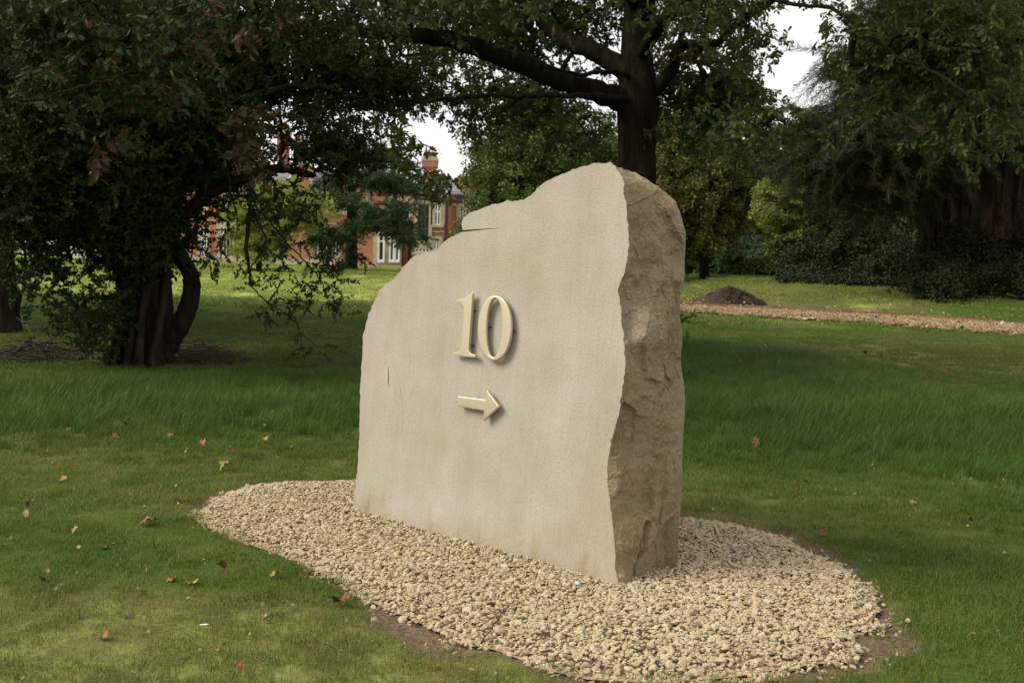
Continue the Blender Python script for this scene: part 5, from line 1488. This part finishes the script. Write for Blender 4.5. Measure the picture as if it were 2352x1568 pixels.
# leafy seedling peeping out behind the slab
sp = P(1560, 800)
o = tree("seedling", "dark leafy seedling peeping out behind the right edge of the slab", "seedling", sp)
sl = np.array([[*(sp + np.array([0, 0, h_])), .006] for h_ in (0, .2, .4, .6)]); put(bark_tube(sl, 5), "stem", M["bark_dark"], o)
c_ = np.array([PD(1572, 738, sp[1]), PD(1580, 730, sp[1]), PD(1566, 775, sp[1]), PD(1572, 760, sp[1])])
put_crown("leaves", SRC["oak"], c_, 2, .05, .6, .8, o, 99)

LEAFMAT = {}
def leaf_colour(nm, c0, c1):
    LEAFMAT[nm] = noisy("fallen_leaf_" + nm, [(.35, c0), (.65, c1)], 30, 4, .7, .3, 60, .002)
leaf_colour("yellow", (.22, .15, .03), (.34, .24, .06)); leaf_colour("rust", (.08, .035, .015), (.16, .075, .03)); leaf_colour("brown", (.15, .08, .04), (.30, .18, .10))
leaf_colour("tan", (.42, .30, .18), (.55, .42, .28)); leaf_colour("orange", (.20, .09, .035), (.30, .15, .06)); leaf_colour("green", (.02, .05, .02), (.04, .08, .03)); leaf_colour("pale", (.30, .21, .16), (.42, .32, .25)); leaf_colour("dark", (.03, .02, .015), (.07, .045, .03))
FALLEN = [(342, 1208, 50, "brown", "large curled brown leaf on the turf left of the gravel bed"), (613, 1033, 27, "yellow", "round yellow leaf beyond the gravel bed's left end"), (515, 1083, 36, "yellow", "yellow leaf with long stalk just above the gravel bed's left end"),
          (393, 1027, 22, "yellow", "small yellow leaf standing at the long grass edge"), (265, 1028, 22, "orange", "small orange leaf among the long grass on the left"), (160, 1012, 20, "orange", "faint orange leaf sunk in the long grass at far left"),
          (290, 1000, 22, "rust", "rust coloured leaf in the long grass on the left"), (145, 1107, 24, "yellow", "flat dull yellow leaf on the left turf"), (466, 1046, 22, "orange", "orange leaf at the foot of the long grass"),
          (407, 1156, 24, "pale", "pale curled leaf beside the gravel bed's left tip"), (67, 1168, 20, "rust", "upright rust leaf at the left margin"), (60, 1190, 26, "brown", "narrow brown leaf below the upright rust leaf"),
          (172, 1228, 24, "yellow", "thin pale yellow leaf lying flat on the left turf"), (237, 1262, 34, "rust", "dark red brown leaf between two yellowish patches of turf"), (355, 1273, 32, "green", "dark green leaf standing on edge in the turf"),
          (457, 1209, 24, "brown", "brown folded leaf touching the gravel bed's left edge"), (508, 1314, 36, "rust", "rust coloured pointed leaf left of the gravel"), (634, 1328, 34, "yellow", "bright yellow leaf with upturned stalk next to the gravel"),
          (394, 1339, 34, "orange", "flat orange leaf half sunk in turf"), (437, 1348, 48, "yellow", "yellow and brown curled leaf beside the flat orange leaf"), (325, 1370, 34, "pale", "pale pinkish folded leaf in front of the dark green leaf"),
          (102, 1344, 34, "dark", "greyish curled leaf on the dry turf at left"), (295, 1425, 22, "dark", "tiny dark leaf in the near left turf"), (605, 1422, 18, "pale", "tiny pinkish leaf in the near turf below the gravel"),
          (543, 1549, 46, "orange", "big orange brown leaf at the bottom margin"), (782, 1394, 60, "rust", "long red brown curled leaf at the grass edge before the gravel"), (335, 1535, 26, "orange", "two toned orange leaf at the bottom margin left of the big one"),
          (1064, 1505, 40, "rust", "curled brown leaf on bare earth below the gravel"), (1000, 1536, 26, "yellow", "small orange yellow leaf in the near turf below the gravel"), (1735, 1048, 30, "rust", "rust coloured leaf standing at the long grass edge right of the slab"),
          (1826, 1116, 24, "rust", "left one of two rust leaves lying together on the right turf"), (1852, 1116, 24, "rust", "right one of two rust leaves lying together on the right turf"), (1768, 1143, 18, "rust", "small rust leaf nearer the gravel than the pair"),
          (2098, 1160, 22, "brown", "small brown leaf alone on the right turf"), (2228, 1201, 22, "dark", "blackish curled leaf on the right turf"), (1886, 1232, 30, "rust", "red brown leaf on bare earth behind the gravel"),
          (240, 1475, 30, "orange", "dull orange leaf in the dry near turf at left"), (500, 1500, 26, "brown", "brown leaf in the dry near turf"), (1755, 808, 16, "pale", "pale leaf on the worn turf below the path"), (1880, 738, 14, "pale", "small pale leaf by the near edge of the path"),
          (1985, 817, 18, "rust", "rust leaf on the worn turf below the path"), (2090, 745, 16, "brown", "brown leaf beside the path edging"), (1690, 850, 14, "orange", "small orange leaf at the top of the right long grass"), (2170, 870, 16, "rust", "rust leaf where long grass meets the worn turf"),
          (2028, 822, 14, "brown", "tiny brown leaf beside the rust one on the worn turf"), (720, 1310, 16, "brown", "small brown leaf on the gravel's near left edge")]
def fallen_leaf(px, py, sz, colr, lab, i):
    r = np.random.default_rng(900 + i)
    b = P(px, py); d_ = np.linalg.norm(b - EYE); s = sz / F * d_ * .74
    inl = inside(LONG, np.array([b[0]]), np.array([b[1]]))[0]
    lob = 5; nseg = 30; ph = r.uniform(0, 6.28)
    v = [(0, 0, 0)]; rings = 3
    cu1, cu2 = r.uniform(.25, .8), r.uniform(-.2, .5); ax = r.uniform(0, 3.14)
    for q in range(1, rings + 1):
        for j in range(nseg):
            a = 2 * math.pi * j / nseg
            rad = .5 * (q / rings) * (.72 + .30 * abs(math.cos(a * lob / 2)) ** .7 + .06 * math.sin(a * 11 + ph)) if colr != "brown" or i == 0 else .5 * (q / rings) * (.6 + .4 * abs(math.cos(a)) + .05 * math.sin(9 * a))
            x, y = rad * math.cos(a), rad * math.sin(a) * r.uniform(.92, 1)
            c = x * math.cos(ax) + y * math.sin(ax); e = -x * math.sin(ax) + y * math.cos(ax)
            v.append((x, y, cu1 * 2 * c * c - cu2 * 1.2 * e * e + .06 * math.sin(6 * a + ph) * q / rings))
    f = [(0, 1 + j, 1 + (j + 1) % nseg) for j in range(nseg)]
    for q in range(rings - 1):
        for j in range(nseg):
            j2 = (j + 1) % nseg; f.append((1 + q * nseg + j, 1 + (q + 1) * nseg + j, 1 + (q + 1) * nseg + j2, 1 + q * nseg + j2))
    v = np.array(v) * s
    mr = rotm(r.uniform(-.5, .9) if i not in (14, 29, 10) else 1.2, r.normal(0, .35), r.uniform(0, 6.28))
    v = v @ mr.T; v[:, 2] -= v[:, 2].min()
    root = empty("fallen_leaf", (b[0], b[1], .012 + (.07 if inl else 0.0))); tag(root, lab, "leaf", "fallen leaves on the turf")
    mb = MB().add(v, f); mb.obj("blade", LEAFMAT[colr], root, True)
    e = mr @ np.array([.5 * s, 0, 0]); e2 = mr @ np.array([1.0 * s, .1 * s, .25 * s]); zc = -(np.array(v)[:, 2].min())
    base_z = v[1 + 2 * nseg][2]
    MB().tube([v[1 + 2 * nseg], v[1 + 2 * nseg] + (e2 - e) * .6, v[1 + 2 * nseg] + (e2 - e)], [.0012, .001, .0008], 4).obj("stalk", M["dead_twig"], root)
for i, L_ in enumerate(FALLEN): fallen_leaf(*L_, i)
# feather
b = P(460, 1453); ro = empty("feather", (b[0], b[1], .03)); tag(ro, "small white curved feather on the near turf", "feather")
fv = []; ff = []
for i in range(9):
    t = i / 8; x = .036 * t; y = .024 * t * t; wd = .004 * math.sin(math.pi * min(1, t * .95 + .08)); fv += [(x - wd * .5, -y - wd, .004 + .01 * t), (x, -y, .006 + .012 * t), (x + wd * .5, -y + wd, .004 + .01 * t)]
for i in range(8): a_ = i * 3; ff += [(a_, a_ + 1, a_ + 4, a_ + 3), (a_ + 1, a_ + 2, a_ + 5, a_ + 4)]
MB().add(fv, ff).obj("vane", M["white"], ro, True); MB().tube([(-.006, .001, .003), (.02, -.008, .01), (.045, -.031, .02)], [.0009, .0008, .0004], 4).obj("quill", M["white"], ro)
# odd stones
odd = [(1326, 1340, .017, (.55, .56, .62), "whitish grey stone resting against the foot of the slab"), (2086, 1420, .019, (.50, .38, .24), "single buff pebble strayed onto the turf on the right"), (1690, 1392, .010, (.45, .47, .52), "small bluish grey stone in the gravel right of the slab"),
       (1968, 1307, .006, (.10, .30, .62), "bright blue scrap at the back edge of the gravel"), (1338, 1458, .011, (.36, .37, .40), "grey stone in the gravel before the slab"), (1918, 1310, .008, (.6, .6, .66), "pale lilac chip of stone near the blue scrap")]
for i, (x, y, s, c, lab) in enumerate(odd):
    mt = noisy("odd_stone", [(.3, tuple(k * .85 for k in c)), (.7, c)], 60, 4, .8, .3)
    src_ = lump(960 + i, .3, (1, .8, .6), 2, mt, "stone")
    b = P(x, y, .02); src_.name = "blue_scrap" if "blue scrap" in lab else "stray_stone"; COL.objects.link(src_)
    src_.scale = (s, s, s); src_.location = (b[0], b[1], .022 if i != 1 else .012); src_.rotation_euler = (0, 0, i * 1.3)
    tag(src_, lab, "scrap" if "scrap" in lab else "stone")

iv2 = []
r = np.random.default_rng(77)
for _ in range(300):
    h = abs(r.normal(0, 1.0)); a = r.uniform(math.pi, 2 * math.pi)
    rad = np.interp(h, [0, .6, 1.6, 3.4], [1.9, 1.75, 1.58, 1.4])
    iv2.append((rb0[0] + rad * math.cos(a), RY + rad * math.sin(a), rz + h))
put_crown("ivy", SRC["ivy"], np.array(iv2), 2, .12, .9, 1.8, red, 78)
bits = []
for i in range(4):
    r = np.random.default_rng(820 + i); mb = MB()
    for k in range(3):
        mr = rotm(r.normal(0, .7), r.normal(0, .7), r.uniform(0, 6.28)); sz = r.uniform(.006, .016)
        mb.add(SIMPLE[0] * sz * np.array([1.3, 1, 1]) @ mr.T + np.array([r.normal(0, .05), r.normal(0, .05), .01 + r.uniform(0, .015)]), SIMPLE[1])
    bits.append(source("leaf_bit", mb, [M["chip"]]))
r = np.random.default_rng(31); n = 900
y = r.uniform(2.2, 16, n); x = r.uniform(-1, 1, n) * (.5 * y + .8)
k = ~inside(GRAVEL, x, y); x, y = x[k], y[k]; n = len(x)
o = scatter("leaf_litter", bits, np.column_stack([x, y, terrain(x, y) + .008]), rand_rot(n, r, .2), r.uniform(.7, 1.8, n), np.clip(r.normal(.2, .25, n), 0, .8))
tag(o, "tiny dry leaf fragments scattered over the turf", "leaf litter")
r = np.random.default_rng(32); n = 420
t_ = r.uniform(0, len(pf) - 1.001, n); i0 = t_.astype(int); fr = (t_ - i0)[:, None]
q = np.where(r.random((n, 1)) < .5, pf[i0] * (1 - fr) + pf[i0 + 1] * fr + np.array([0, .5]), pn[i0] * (1 - fr) + pn[i0 + 1] * fr - np.array([0, .6])) + r.normal(0, .45, (n, 2))
o = scatter("leaf_litter", bits, np.column_stack([q, terrain(q[:, 0], q[:, 1]) + .03]), rand_rot(n, r, .3), r.uniform(3, 7, n), np.clip(r.normal(.35, .3, n), 0, 1))
tag(o, "brown and pale leaf litter along both edges of the wood chip path", "leaf litter")
